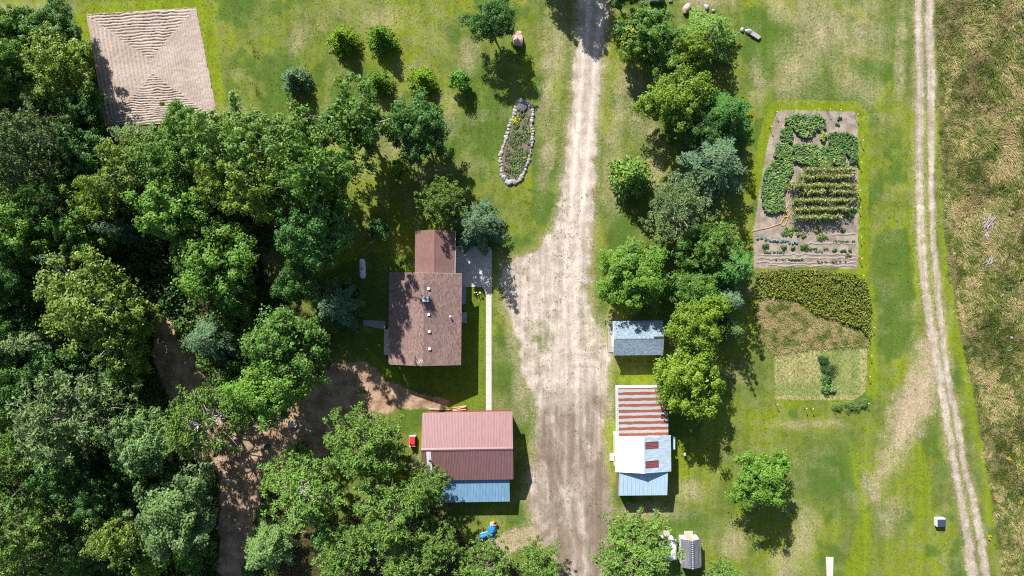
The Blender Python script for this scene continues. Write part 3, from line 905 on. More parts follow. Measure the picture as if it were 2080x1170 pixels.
# kind, x, y, radius (photograph pixels of the crown), height (m), colour, label, group
TREES = [
    # woods along and below the tilled plot
    ('maple', 42, 62, 50, 11.0, 'm', 'mid green broadleaf tree at the upper corner of the woods, beside dry grass', WOODS),
    ('maple', 112, 60, 46, 8.5, 'd', 'dark green broadleaf tree nearest the top corner of the tilled plot', WOODS),
    ('birch', 118, 138, 74, 11.5, 'y', 'large yellow-green feathery tree overhanging the edge of the tilled plot', WOODS),
    ('maple', 15, 135, 52, 14.6, 'm', 'green broadleaf tree behind the large yellow-green tree by the plot', WOODS),
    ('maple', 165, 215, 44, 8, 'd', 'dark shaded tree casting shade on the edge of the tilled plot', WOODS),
    ('pine', 85, 288, 62, 17.1, 'g', 'grey-green pine with open sprays below the large yellow-green tree', WOODS),
    ('pine', 22, 330, 66, 17.1, 'g', 'broad grey-green pine at the picture edge below the tilled plot', WOODS),
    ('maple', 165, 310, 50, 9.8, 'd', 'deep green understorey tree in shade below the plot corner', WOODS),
    ('spruce', 272, 283, 50, 11.0, 'g', 'grey-green spruce at the lower edge of the tilled plot', WOODS),
    ('maple', 382, 262, 44, 12.2, 'm', 'round green tree overlapping the lower right corner of the tilled plot', WOODS),
    ('birch', 262, 345, 66, 14.6, 'o', 'olive-yellow tree just below the grey-green spruce by the plot', WOODS),
    ('oak', 445, 290, 60, 18.6, 'p', 'mid green oak between the round tree by the plot and the big pale oak', WOODS),
    ('oak', 510, 300, 66, 20.2, 'p', 'spreading oak with the forked pale limb above the lawn', WOODS),
    ('oak', 590, 300, 72, 20.2, 'p', 'widest oak, its bare limb showing at its heart', WOODS),
    ('oak', 648, 364, 70, 25.5, 'm', 'open oak over dappled lawn, below the widest oak', WOODS),
    ('oak', 545, 385, 66, 20.2, 'y', 'yellowish oak on the woods side of the dappled lawn', WOODS),
    ('birch', 455, 365, 56, 13.4, 'y', 'light yellow-green tree left of the oaks', WOODS),
    ('maple', 360, 430, 66, 14.6, 'b', 'bright green broadleaf tree at the middle of the woods above the clearing', WOODS),
    ('maple', 340, 335, 56, 13.4, 'm', 'green tree between the olive-yellow tree and the oaks', WOODS),
    ('birch', 205, 405, 58, 14.6, 'y', 'yellow-green tree below the olive-yellow one in the woods', WOODS),
    ('maple', 185, 475, 48, 13.4, 'b', 'bright tree with a small blue spruce leaning against it', WOODS),
    ('spruce', 252, 470, 38, 14.6, 's', 'small blue-green spruce in the middle of the woods', WOODS),
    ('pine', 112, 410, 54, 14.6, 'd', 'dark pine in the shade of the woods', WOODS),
    ('maple', 45, 470, 66, 15.9, 'b', 'bright green tree on the picture edge halfway down the woods', WOODS),
    ('spruce', 148, 530, 44, 14.6, 's', 'blue-grey spruce above the golden birch', WOODS),
    ('maple', 20, 575, 56, 14.6, 'd', 'dark tree on the picture edge beside the golden birch', WOODS),
    ('birch', 185, 612, 96, 17.1, 'o', 'golden olive birch with white limbs, largest crown in the woods', WOODS),
    ('birch', 238, 672, 72, 14.6, 'y', 'greener birch tucked below the golden birch', WOODS),
    ('maple', 258, 735, 40, 9, 'm', 'green tree at the edge of the red dirt clearing', WOODS),
    ('spruce', 80, 695, 60, 15.9, 'g', 'grey-green conifer with long sprays under the golden birch', WOODS),
    ('maple', 120, 745, 44, 11.0, 'e', 'emerald small tree between the conifer and the great pine', WOODS),
    ('maple', 20, 680, 50, 13.4, 'd', 'dark tree at the edge beside the grey-green conifer', WOODS),
    ('pine', 145, 845, 104, 18.3, 'g', 'great spreading white pine above the dead standing trunks', WOODS),
    ('pine', 30, 925, 52, 15.9, 'p', 'green pine on the picture edge below the great white pine', WOODS),
    ('maple', 130, 945, 52, 13.4, 'd', 'dark broadleaf tree below the great white pine', WOODS),
    ('maple', 20, 800, 50, 13.4, 'd', 'dark tree on the edge above the great white pine', WOODS),
    ('maple', 285, 895, 60, 14.6, 'w', 'pale grey-green maple beside the dirt yard in the woods', WOODS),
    ('redpine', 408, 858, 74, 14.6, 'p', 'pine with a bare grey heart beside the dirt clearing', WOODS),
    ('pine', 70, 1062, 68, 17.1, 'p', 'green pine crossed by a pale dead trunk', WOODS),
    ('pine', 55, 1140, 56, 15.9, 'p', 'green pine in the bottom corner of the woods', WOODS),
    ('maple', 358, 1045, 78, 14.6, 'w', 'silvery green maple with shining leaves at the bottom of the woods', WOODS),
    ('birch', 240, 1085, 52, 13.4, 'o', 'thin olive birch with white forked stem beside the silvery maple', WOODS),
    ('maple', 210, 1010, 54, 11.0, 'd', 'dark tree between the dead trunk and the olive birch', WOODS),
    ('maple', 165, 1120, 40, 9.8, 'd', 'dark low tree among the dead trunks', WOODS),
    # around the clearing and the house
    ('maple', 450, 530, 84, 13, 'b', 'large bright maple left of the lawn gap with the propane tank beyond', YARD),
    ('maple', 474, 596, 48, 10, 'm', 'shaded maple under the large bright maple', YARD),
    ('spruce', 422, 690, 60, 12, 's', 'blue-green spruce standing at the red dirt clearing', YARD),
    ('maple', 640, 470, 76, 20, 'e', 'deep green tree above the propane tank', YARD),
    ('maple', 612, 575, 50, 11, 'd', 'dark tree between the deep green tree and the blue spruce', YARD),
    ('spruce', 680, 620, 66, 13, 's', 'blue spruce just left of the brown-roofed house', YARD),
    ('maple', 590, 700, 76, 14, 'm', 'tall maple above the dirt drive, below the blue spruce', YARD),
    ('maple', 556, 785, 78, 14, 'b', 'tall bright maple overhanging the dirt yard', YARD),
    ('oak', 724, 250, 82, 17, 'm', 'shiny leaved oak at the lawn edge among the young spruces', YARD),
    ('maple', 850, 262, 64, 12, 'd', 'dark green maple alone on the lawn above the house', YARD),
    ('pine', 900, 412, 54, 10, (0.10, .165, .03), 'light green pine at the back of the house wing', YARD),
    ('spruce', 968, 458, 62, 11, 's', 'blue spruce shading the concrete patio', YARD),
    ('redpine', 612, 995, 78, 12, 'p', 'pine with bleached bare limbs at its top, below the dirt yard', YARD),
    ('pine', 738, 905, 86, 12, 'p', 'full light green pine beside the small red cart', YARD),
    ('pine', 868, 985, 48, 11, 'p', 'pine reaching over the end of the red-roofed garage', YARD),
    ('pine', 800, 1045, 86, 13, 'p', 'biggest pine of the group below the red-roofed garage', YARD),
    ('pine', 700, 1120, 62, 12, 'p', 'pine at the bottom edge, between the bare-topped and the biggest pine', YARD),
    ('pine', 830, 1140, 60, 12, 'p', 'pine at the bottom edge right under the biggest pine', YARD),
    ('pine', 885, 1105, 52, 11, 'p', 'pine beside the leaning grey pipe', YARD),
    ('spruce', 540, 1115, 64, 12, 'w', 'pale grey-green spruce at the bottom edge, by the dirt yard', YARD),
    ('pine', 985, 1155, 62, 11, 'p', 'pine hiding the path below the blue tarp', YARD),
    ('pine', 1098, 1148, 50, 10, 'p', 'pine at the bottom edge touching the gravel drive', YARD),
    ('pine', 1292, 1125, 78, 10, 'p', 'round pine crowding the small white shed', ROW),
    ('pine', 1470, 1172, 34, 7, 'p', 'small pine at the bottom edge beyond the dark shed', ROW),
    # the upper lawn
    ('maple', 1001, 45, 50, 9, 'd', 'dark dense tree beside the flat pink boulder', YARD),
    ('maple', 1128, -150, 62, 13, 'm', 'tree beyond the top edge whose shade falls on the drive', YARD),
    ('maple', 1262, -22, 36, 8, 'm', 'tree at the top edge beside the green boxes', ROW),
    # the row between drive and garden
    ('maple', 1315, 70, 52, 9, 'm', 'green maple with a yellow branch, nearest the green boxes', ROW),
    ('maple', 1292, 102, 30, 7, 'y', 'yellow-green young maple at the foot of the green maple', ROW),
    ('spruce', 1440, 72, 76, 10, 'p', 'wide green conifer beside the three pale rocks', ROW),
    ('maple', 1402, 112, 36, 8, 'l', 'bright low maple growing under the wide green conifer', ROW),
    ('maple', 1375, 195, 60, 9, 'l', 'yellow-green maple in the row, facing the flower bed across the drive', ROW),
    ('spruce', 1478, 232, 66, 10, 'e', 'rich green spruce beside the garden corner', ROW),
    ('spruce', 1452, 332, 92, 13, 's', 'large blue spruce with a bare patch near its top', ROW),
    ('young', 1278, 358, 46, 8, 'p', 'stout spruce alone on the lawn beside the drive', ROW),
    ('redpine', 1380, 428, 66, 10, 'g', 'greyish pine with thinning top below the large blue spruce', ROW),
    ('pine', 1458, 485, 40, 9, 'p', 'slim pine behind the greyish thinning pine', ROW),
    ('spruce', 1485, 540, 68, 12, 'e', 'green spruce at the corner of the bean rows', ROW),
    ('maple', 1285, 560, 66, 9, 'b', 'bushy maple above the small grey shed', ROW),
    ('shrub', 1362, 580, 28, 4, 'b', 'low bush between the bushy maple and the row', ROW),
    ('spruce', 1478, 610, 44, 11, 's', 'bluish spruce below the green one at the bean rows', ROW),
    ('spruce', 1486, 668, 30, 9, 'w', 'pale slim spruce at the lower end of the row', ROW),
    ('maple', 1412, 660, 58, 11, 'l', 'lime green maple to the side of the small grey shed', ROW),
    ('maple', 1402, 778, 66, 11, 'l', 'lime green maple touching the rusty roof', ROW),
    ('maple', 1543, 975, 53, 10, 'b', 'lone maple on open grass casting a long shadow', ROW),
    ('maple', 1350, 128, 34, 7, 'm', 'small green tree in the shade between the maples of the row', ROW),
    ('maple', 1418, 262, 42, 6, 'd', 'dark tree in the heart of the row above the large blue spruce', ROW),
    ('maple', 1415, 505, 46, 9, 'm', 'green tree under the greyish thinning pine', ROW),
    ('maple', 1420, 592, 44, 9, 'm', 'green tree in the row between bushy maple and green spruce', ROW),
    ('maple', 1345, 495, 26, 4, 'y', 'thin yellowish sapling above the bushy maple', ROW),
    # young yard spruces
    ('young', 695, 80, 30, 4.5, 'l', 'pale yellowish young spruce beside the tallest young spruce', LAWN),
    ('young', 774, 76, 32, 5, 'b', 'tallest young spruce with the longest shadow on the lawn', LAWN),
    ('young', 600, 163, 32, 5, 's', 'bluish young spruce with an orange dead branch', LAWN),
    ('young', 768, 168, 29, 4.2, 'b', 'young spruce next to the shiny leaved oak', LAWN),
    ('young', 857, 163, 29, 4, 'l', 'young spruce above the dark green maple', LAWN),
    ('shrub', 932, 166, 25, 3.4, (0.09, .22, .03), 'round bright green bush nearest the flower bed', LAWN),
    ('shrub', 813, 343, 26, 3.5, 'l', 'bright sapling in dappled shade between oaks and house', YARD),
    ('shrub', 770, 470, 26, 3.0, 'e', 'small green bush above the propane tank', YARD),
    ('shrub', 826, 550, 14, 1.2, 'l', 'yellow-green low bush in the corner of the house and its wing', YARD),
    # bright understorey
    ('shrub', 310, 1140, 46, 4, 'l', 'bright lime shrub below the silvery maple', WOODS),
    ('shrub', 390, 1125, 38, 3.5, 'b', 'green shrub under the silvery maple, next to the dirt', WOODS),
    ('shrub', 268, 975, 44, 3.5, 'l', 'lime green undergrowth bush beneath the grey-green maple', WOODS),
    ('shrub', 195, 905, 32, 3.5, 'y', 'yellow-green bush lit beneath the great white pine', WOODS),
    ('shrub', 92, 510, 36, 4, 'l', 'lit bright bush left of the blue-grey spruce', WOODS),
    ('shrub', 230, 955, 34, 3, 'b', 'green bush between dark tree and lime undergrowth', WOODS),
    ('shrub', 662, 1092, 34, 3.5, 'e', 'deep green bush in the gap between the pines', YARD),
    ('shrub', 712, 590, 24, 3, 'd', 'dark bush between propane tank and blue spruce', YARD),
    ('shrub', 612, 910, 18, 1.6, 'e', 'little green bush on the dirt yard', YARD),
]
for row in TREES:
    if row[6]: plant(*row)

# trees just past the picture's edges keep the woods whole from the side
for x, y, r, h, k, c, lab in [(-70, 120, 70, 14, 'maple', 'm', 'tree at the picture edge beside the large yellow-green tree'), (-80, 420, 80, 16, 'birch', 'y', 'yellowish tree at the picture edge by the dark pine'), (-75, 620, 70, 14, 'maple', 'd', 'dark tree cut by the picture edge beside the golden birch'),
                            (-60, 860, 70, 15, 'pine', 'p', 'pine cut by the picture edge beside the great white pine'), (-80, 1060, 70, 15, 'maple', 'm', 'tree cut by the picture edge near the bottom of the woods')]:
    plant(k, x, y, r, h, c, lab, WOODS)

# orange dead branch on the bluish young spruce, yellow bough on the maple
DEADLEAF = mat_tint('rusty_needles', [(0, (0.30, 0.08, 0.02)), (1, (0.48, 0.20, 0.05))])


def dead_trunk(x0, y0, x1, y1, H, r, label, pale=True):
    """A dead tree still standing: base seen at x0,y0, top at x1,y1 (height H)."""
    a = P(x0, y0, 0); b = P(x1, y1, H)
    root = empty('dead_tree', a, 0, label, 'dead tree', 'dead trees standing in the woods')
    pts = wavy((0, 0, -0.1), b - a, 6, 0.12)
    mb = MB(); mb.tube(pts, [r * (1 - 0.7 * i / 5) for i in range(6)], 7)
    mb.build('trunk', BARK_PALE if pale else BARK, root, True)
    for k in range(4):
        mb = MB()
        p = pts[2].lerp(pts[5], (k + 0.5) / 4.2)
        e = p + Vector((random.uniform(-1, 1), random.uniform(-1, 1), random.uniform(0.1, 0.6))) * 0.9
        mb.tube([p, p.lerp(e, 0.6) + Vector((0, 0, 0.1)), e], [0.03, 0.02, 0.008], 4)
        mb.build('branch', BARK_PALE, root)


dead_trunk(196, 1018, 112, 1056, 9.5, 0.13, 'thin curved dead trunk crossing the green pine')
dead_trunk(58, 985, 20, 1012, 6.0, 0.16, 'pale dead trunk near the picture edge below the great pine')
dead_trunk(92, 938, 68, 985, 5.5, 0.08, 'thin dead stem just under the great white pine')
dead_trunk(178, 1136, 120, 1180, 9.0, 0.22, 'thick grey dead trunk at the bottom edge')
dead_trunk(140, 1120, 112, 1175, 7.0, 0.09, 'slim dead stem beside the thick grey dead trunk')
dead_trunk(190, 1130, 182, 1180, 5.0, 0.12, 'short dark dead trunk right of the thick one', False)

# ------------------------------------------------------------------ buildings
def mat_shingle(name, a, b, c):
    t = NT(name)
    o = t.obj()
    tint = t.attr('tint')
    col = t.mix(tint, a, b)
    col = t.mix(t.math('MULTIPLY', t.ramp(t.noise(o, 0.5, 4, 0.6), 0.45, 0.7), 0.5), col, c)
    col = t.scale_col(col, t.lerp(t.noise(o, 14, 3, 0.7), 0.75, 1.25))
    t.bump(t.noise(o, 30, 2), 0.3, 0.01)
    return t.done(col, 0.9, 0.2)


def mat_metal(name, col, fade, rough=0.42, streak=(6.0, 0.5, 1.0), rust=None, rust_amt=0.5, spec=0.5, metal=0.0):
    """Painted or galvanised sheet with long weather streaks."""
    t = NT(name)
    o = t.obj()
    s = t.noise(t.scaled(o, streak), 1.5, 4, 0.6)
    c = t.mix(t.ramp(s, 0.35, 0.7), col, fade)
    c = t.scale_col(c, t.lerp(t.noise(o, 9.0, 3), 0.88, 1.12))
    if rust:
        n = t.noise(t.scaled(o, (0.5, 2.2, 1.0)), 1.6, 5, 0.7)
        c = t.mix(t.ramp(n, 0.62 - rust_amt * 0.2, 0.72), c, rust)
    return t.done(c, rough, spec, metal)


M_SHINGLE = mat_shingle('brown_shingles', (0.150, 0.094, 0.082), (0.285, 0.188, 0.168), (0.17, 0.115, 0.102))
M_SHINGLE_W = mat_shingle('red_brown_shingles', (0.185, 0.102, 0.090), (0.235, 0.135, 0.120), (0.17, 0.095, 0.085))
M_SHINGLE_G = mat_shingle('grey_shingles', (0.16, 0.22, 0.27), (0.29, 0.365, 0.42), (0.22, 0.27, 0.31))
M_TRIM = mat_plain('white_trim', (0.72, 0.71, 0.68), 0.55, 0.4, 0.08)
M_SIDING = mat_plain('cream_siding', (0.55, 0.50, 0.42), 0.7, 0.3, 0.1)
M_WHITE = mat_plain('white_paint', (0.68, 0.68, 0.67), 0.55, 0.35, 0.10)
M_CONC = mat_plain('concrete', (0.50, 0.465, 0.42), 0.9, 0.15, 0.16, 1.6, bump=0.2)
M_CONC_D = mat_plain('old_concrete', (0.30, 0.29, 0.28), 0.9, 0.15, 0.25, 1.6, bump=0.2)
M_WOOD = mat_plain('weathered_wood', (0.42, 0.39, 0.34), 0.85, 0.15, 0.22, 3.0)
M_TAN = mat_plain('tan_lumber', (0.47, 0.33, 0.20), 0.8, 0.2, 0.25, 3.0)
M_DARK = mat_plain('dark_metal', (0.035, 0.035, 0.04), 0.5, 0.4, 0.2)
M_RED = mat_metal('red_roof_paint', (0.235, 0.118, 0.118), (0.285, 0.158, 0.158), 0.40, (7, 0.5, 1))
M_REDWALL = mat_plain('red_barn_wall', (0.22, 0.06, 0.05), 0.7, 0.3, 0.15)
M_BLUE = mat_metal('blue_roof_paint', (0.14, 0.285, 0.42), (0.22, 0.36, 0.49), 0.45, (5, 0.4, 1))
M_SKYBLUE = mat_metal('pale_blue_sheet', (0.34, 0.48, 0.60), (0.43, 0.56, 0.66), 0.45, (4, 0.4, 1))
M_GALV = mat_metal('galvanised_sheet', (0.30, 0.39, 0.46), (0.44, 0.53, 0.60), 0.4, (0.6, 4, 1), metal=0.0)
M_WHITESHEET = mat_metal('white_sheet', (0.80, 0.80, 0.79), (0.74, 0.74, 0.74), 0.5, (0.5, 3, 1))
M_REDPANEL = mat_metal('red_translucent_panel', (0.155, 0.045, 0.05), (0.21, 0.07, 0.07), 0.35, (0.5, 5, 1))
M_GREYROOF = mat_metal('dark_grey_sheet', (0.105, 0.100, 0.125), (0.19, 0.185, 0.21), 0.6, (6, 0.4, 1))
M_BROWNWALL = mat_plain('brown_board_wall', (0.27, 0.15, 0.09), 0.8, 0.2, 0.25)
M_GLASS = mat_plain('window_glass', (0.03, 0.04, 0.05), 0.08, 0.6, 0.1)


def mat_rust():
    t = NT('rusted_sheet')
    o = t.obj()
    sp = t.n('ShaderNodeSeparateXYZ'); t.l(o, sp.inputs[0])
    y = sp.outputs[1]
    # each sheet has rusted along its overlapped edge; blotches eat into the bare zinc beside it
    w = t.noise(t.scaled(o, (0.35, 1.6, 1)), 2.0, 4, 0.65)
    fr = t.math('FRACT', t.math('DIVIDE', y, 0.86))
    band = t.math('ABSOLUTE', t.math('SUBTRACT', fr, 0.42))
    b = t.math('ADD', band, t.math('MULTIPLY', t.math('SUBTRACT', w, 0.5), 0.40))
    spots = t.ramp(t.math('ADD', t.noise(t.scaled(o, (1.2, 5.0, 1)), 2.0, 4, 0.7), t.math('MULTIPLY', y, -0.010)), 0.50, 0.60)
    red = t.mix(t.noise(o, 2.5, 4), (0.19, 0.055, 0.033), (0.30, 0.10, 0.055))
    zinc = t.mix(t.noise(t.scaled(o, (0.6, 3, 1)), 2, 3), (0.28, 0.32, 0.34), (0.43, 0.44, 0.44))
    c = t.mix(t.math('MULTIPLY', spots, 0.75), zinc, (0.46, 0.22, 0.14))
    c = t.mix(t.ramp(b, 0.31, 0.20), c, red)
    return t.done(c, 0.6, 0.3)


M_RUST = mat_rust()


class Frame:
    """A place in a building: local x, y from photograph points, turned by rz."""
    def __init__(self, root, c, rz):
        self.c, self.rz = c, rz

    def loc(self, x, y, h):
        p = P(x, y, h) - Vector((self.c.x, self.c.y, 0))
        c, s = math.cos(-self.rz), math.sin(-self.rz)
        return Vector((p.x * c - p.y * s, p.x * s + p.y * c, h))


class Slope:
    """A roof plane: u runs along the eave, v from the upper edge downwards, w off the surface."""
    def __init__(self, top0, top1, bot0, bot1):
        self.a, self.b = Vector(top0), Vector(top1)
        self.U = (self.b - self.a); self.lu = self.U.length; self.U.normalize()
        v = Vector(bot0) - self.a
        v = v - self.U * v.dot(self.U)
        self.lv = v.length; self.V = v.normalized()
        self.N = self.U.cross(self.V)
        if self.N.z < 0: self.N = -self.N

    def p(self, u, v, w=0.0):
        return self.a + self.U * u + self.V * v + self.N * w

    def slab(self, name, mat, parent, th=0.14):
        mb = MB()
        c = [self.p(0, 0), self.p(self.lu, 0), self.p(self.lu, self.lv), self.p(0, self.lv)]
        lo = [q - self.N * th for q in c]
        if (c[1] - c[0]).cross(c[2] - c[0]).z < 0: c.reverse(); lo.reverse()
        mb.hexa(lo + c)
        return mb.build(name, mat, parent)

    def block(self, mb, u0, u1, v0, v1, w0, w1, tint=None):
        c = [(u0, v0), (u1, v0), (u1, v1), (u0, v1)]
        lo = [self.p(u, v, w0) for u, v in c]; hi = [self.p(u, v, w1) for u, v in c]
        if (hi[1] - hi[0]).cross(hi[2] - hi[0]).dot(self.N) < 0: lo.reverse(); hi.reverse()
        mb.hexa(lo + hi, tint)

    def sheet(self, u0, u1, v0, v1, w=0.012, ribs=(0.0, 0.5), rh=0.035, rw=0.04, along='v'):
        """One roofing sheet whose raised ribs run down the slope (or along it); every rib is geometry."""
        prof = []
        s0, s1 = (u0, u1) if along == 'v' else (v0, v1)
        L = s1 - s0
        for r in ribs:
            c = s0 + 0.05 + r * L
            prof += [(c - rw, 0), (c - rw * 0.45, rh), (c + rw * 0.45, rh), (c + rw, 0)]
        prof = [(s0 + 0.004, 0)] + [q for q in prof if s0 + 0.005 < q[0] < s1 - 0.005] + [(s1 - 0.004, 0)]
        mb = MB(); n = len(prof)
        vs = []
        for q, h in prof:
            for e in ((v0, v1) if along == 'v' else (u0, u1)):
                vs.append(self.p(q, e, w + h) if along == 'v' else self.p(e, q, w + h))
        base = len(vs)
        for q in (prof[0][0], prof[-1][0]):
            for e in ((v0, v1) if along == 'v' else (u0, u1)):
                vs.append(self.p(q, e, w - 0.008) if along == 'v' else self.p(e, q, w - 0.008))
        fs = [(2 * i, 2 * i + 1, 2 * i + 3, 2 * i + 2) for i in range(n - 1)]
        fs += [(0, base, base + 1, 1), (2 * n - 2, 2 * n - 1, base + 3, base + 2)]
        a, b, c = (Vector(vs[j]) for j in fs[0][:3])
        if (b - a).cross(c - a).dot(self.N) < 0: fs = [tuple(reversed(f)) for f in fs]
        mb.add(vs, fs)
        return mb

    def shingles(self, name, mat, parent, course=0.145, tab=0.33, lip=0.014, seed=1):
        """Courses of tabs, every lower edge standing proud; too many to part one by one."""
        rr = random.Random(seed)
        mb = MB()
        nv = int(self.lv / course) + 1
        for i in range(nv):
            v0, v1 = i * course, min((i + 1) * course, self.lv + 0.03)
            if v1 - v0 < 0.02: continue
            off = rr.random() * tab
            nu = int(self.lu / tab) + 2
            for j in range(nu):
                u0, u1 = max(0, j * tab - off), min(self.lu, (j + 1) * tab - off)
                if u1 - u0 < 0.03: continue
                l = lip * rr.uniform(0.7, 1.5)
                vs = [self.p(u0 + 0.004, v0, 0.004), self.p(u1 - 0.004, v0, 0.004), self.p(u1 - 0.004, v1, 0.004 + l), self.p(u0 + 0.004, v1, 0.004 + l),
                      self.p(u1 - 0.004, v1 + 0.001, 0.001), self.p(u0 + 0.004, v1 + 0.001, 0.001)]
                fs = [(0, 1, 2, 3), (3, 2, 4, 5)]
                if (vs[1] - vs[0]).cross(vs[2] - vs[0]).dot(self.N) < 0: fs = [tuple(reversed(f)) for f in fs]
                mb.add(vs, fs, min(1, max(0, rr.gauss(0.5, 0.3))))
        return tag(mb.build(name, mat, parent), kind='stuff')


def gable_walls(fr, root, corners, eave, ridge, mat, inset, axis):
    """Walls under a gable roof; corners are local eave corners (min/max x and y)."""
    x0, x1, y0, y1 = corners
    x0 += inset; x1 -= inset; y0 += inset; y1 -= inset
    e = eave - 0.12
    mb = MB()
    if axis == 'y':
        xm = (x0 + x1) / 2; rz = ridge - 0.22
        poly = [(x0, 0), (x1, 0), (x1, e), (xm, rz), (x0, e)]
        vs = [(x, y0, z) for x, z in poly] + [(x, y1, z) for x, z in poly]
    else:
        ym = (y0 + y1) / 2; rz = ridge - 0.22
        poly = [(y0, 0), (y1, 0), (y1, e), (ym, rz), (y0, e)]
        vs = [(x1, y, z) for y, z in poly] + [(x0, y, z) for y, z in poly]
    vs = [(x, y, z - (0.1 if z == 0 else 0)) for x, y, z in vs]
    fs = [(0, 1, 2, 3, 4), (9, 8, 7, 6, 5)] + [((i + 1) % 5, i, i + 5, (i + 1) % 5 + 5) for i in range(5)]
    fs = [f for f in fs]
    mb.add(vs, fs)
    return mb.build('wall', mat, root), (x0, x1, y0, y1)


def opening(root, name, x, y, z0, z1, w, face, mat, trim=M_TRIM):
    """A window or door set into a wall that faces 'e', 'w', 'n' or 's' at (x, y)."""
    d = {'e': (1, 0), 'w': (-1, 0), 'n': (0, 1), 's': (0, -1)}[face]
    def bx(mb, a0, a1, b0, b1, t0, t1):
        if d[0]: mb.box(min(x + d[0] * t0, x + d[0] * t1), max(x + d[0] * t0, x + d[0] * t1), y + a0, y + a1, b0, b1)
        else: mb.box(x + a0, x + a1, min(y + d[1] * t0, y + d[1] * t1), max(y + d[1] * t0, y + d[1] * t1), b0, b1)
    f = MB(); h = w / 2
    bx(f, -h - 0.09, -h, z0 - 0.09, z1 + 0.09, -0.02, 0.05); bx(f, h, h + 0.09, z0 - 0.09, z1 + 0.09, -0.02, 0.05)
    bx(f, -h, h, z1, z1 + 0.09, -0.02, 0.05); bx(f, -h, h, z0 - 0.09, z0, -0.02, 0.06)
    o = f.build(name, trim, root)
    g = MB(); bx(g, -h, h, z0, z1, -0.02, 0.02)
    g.build('pane' if name == 'window' else 'door_leaf', mat, o)


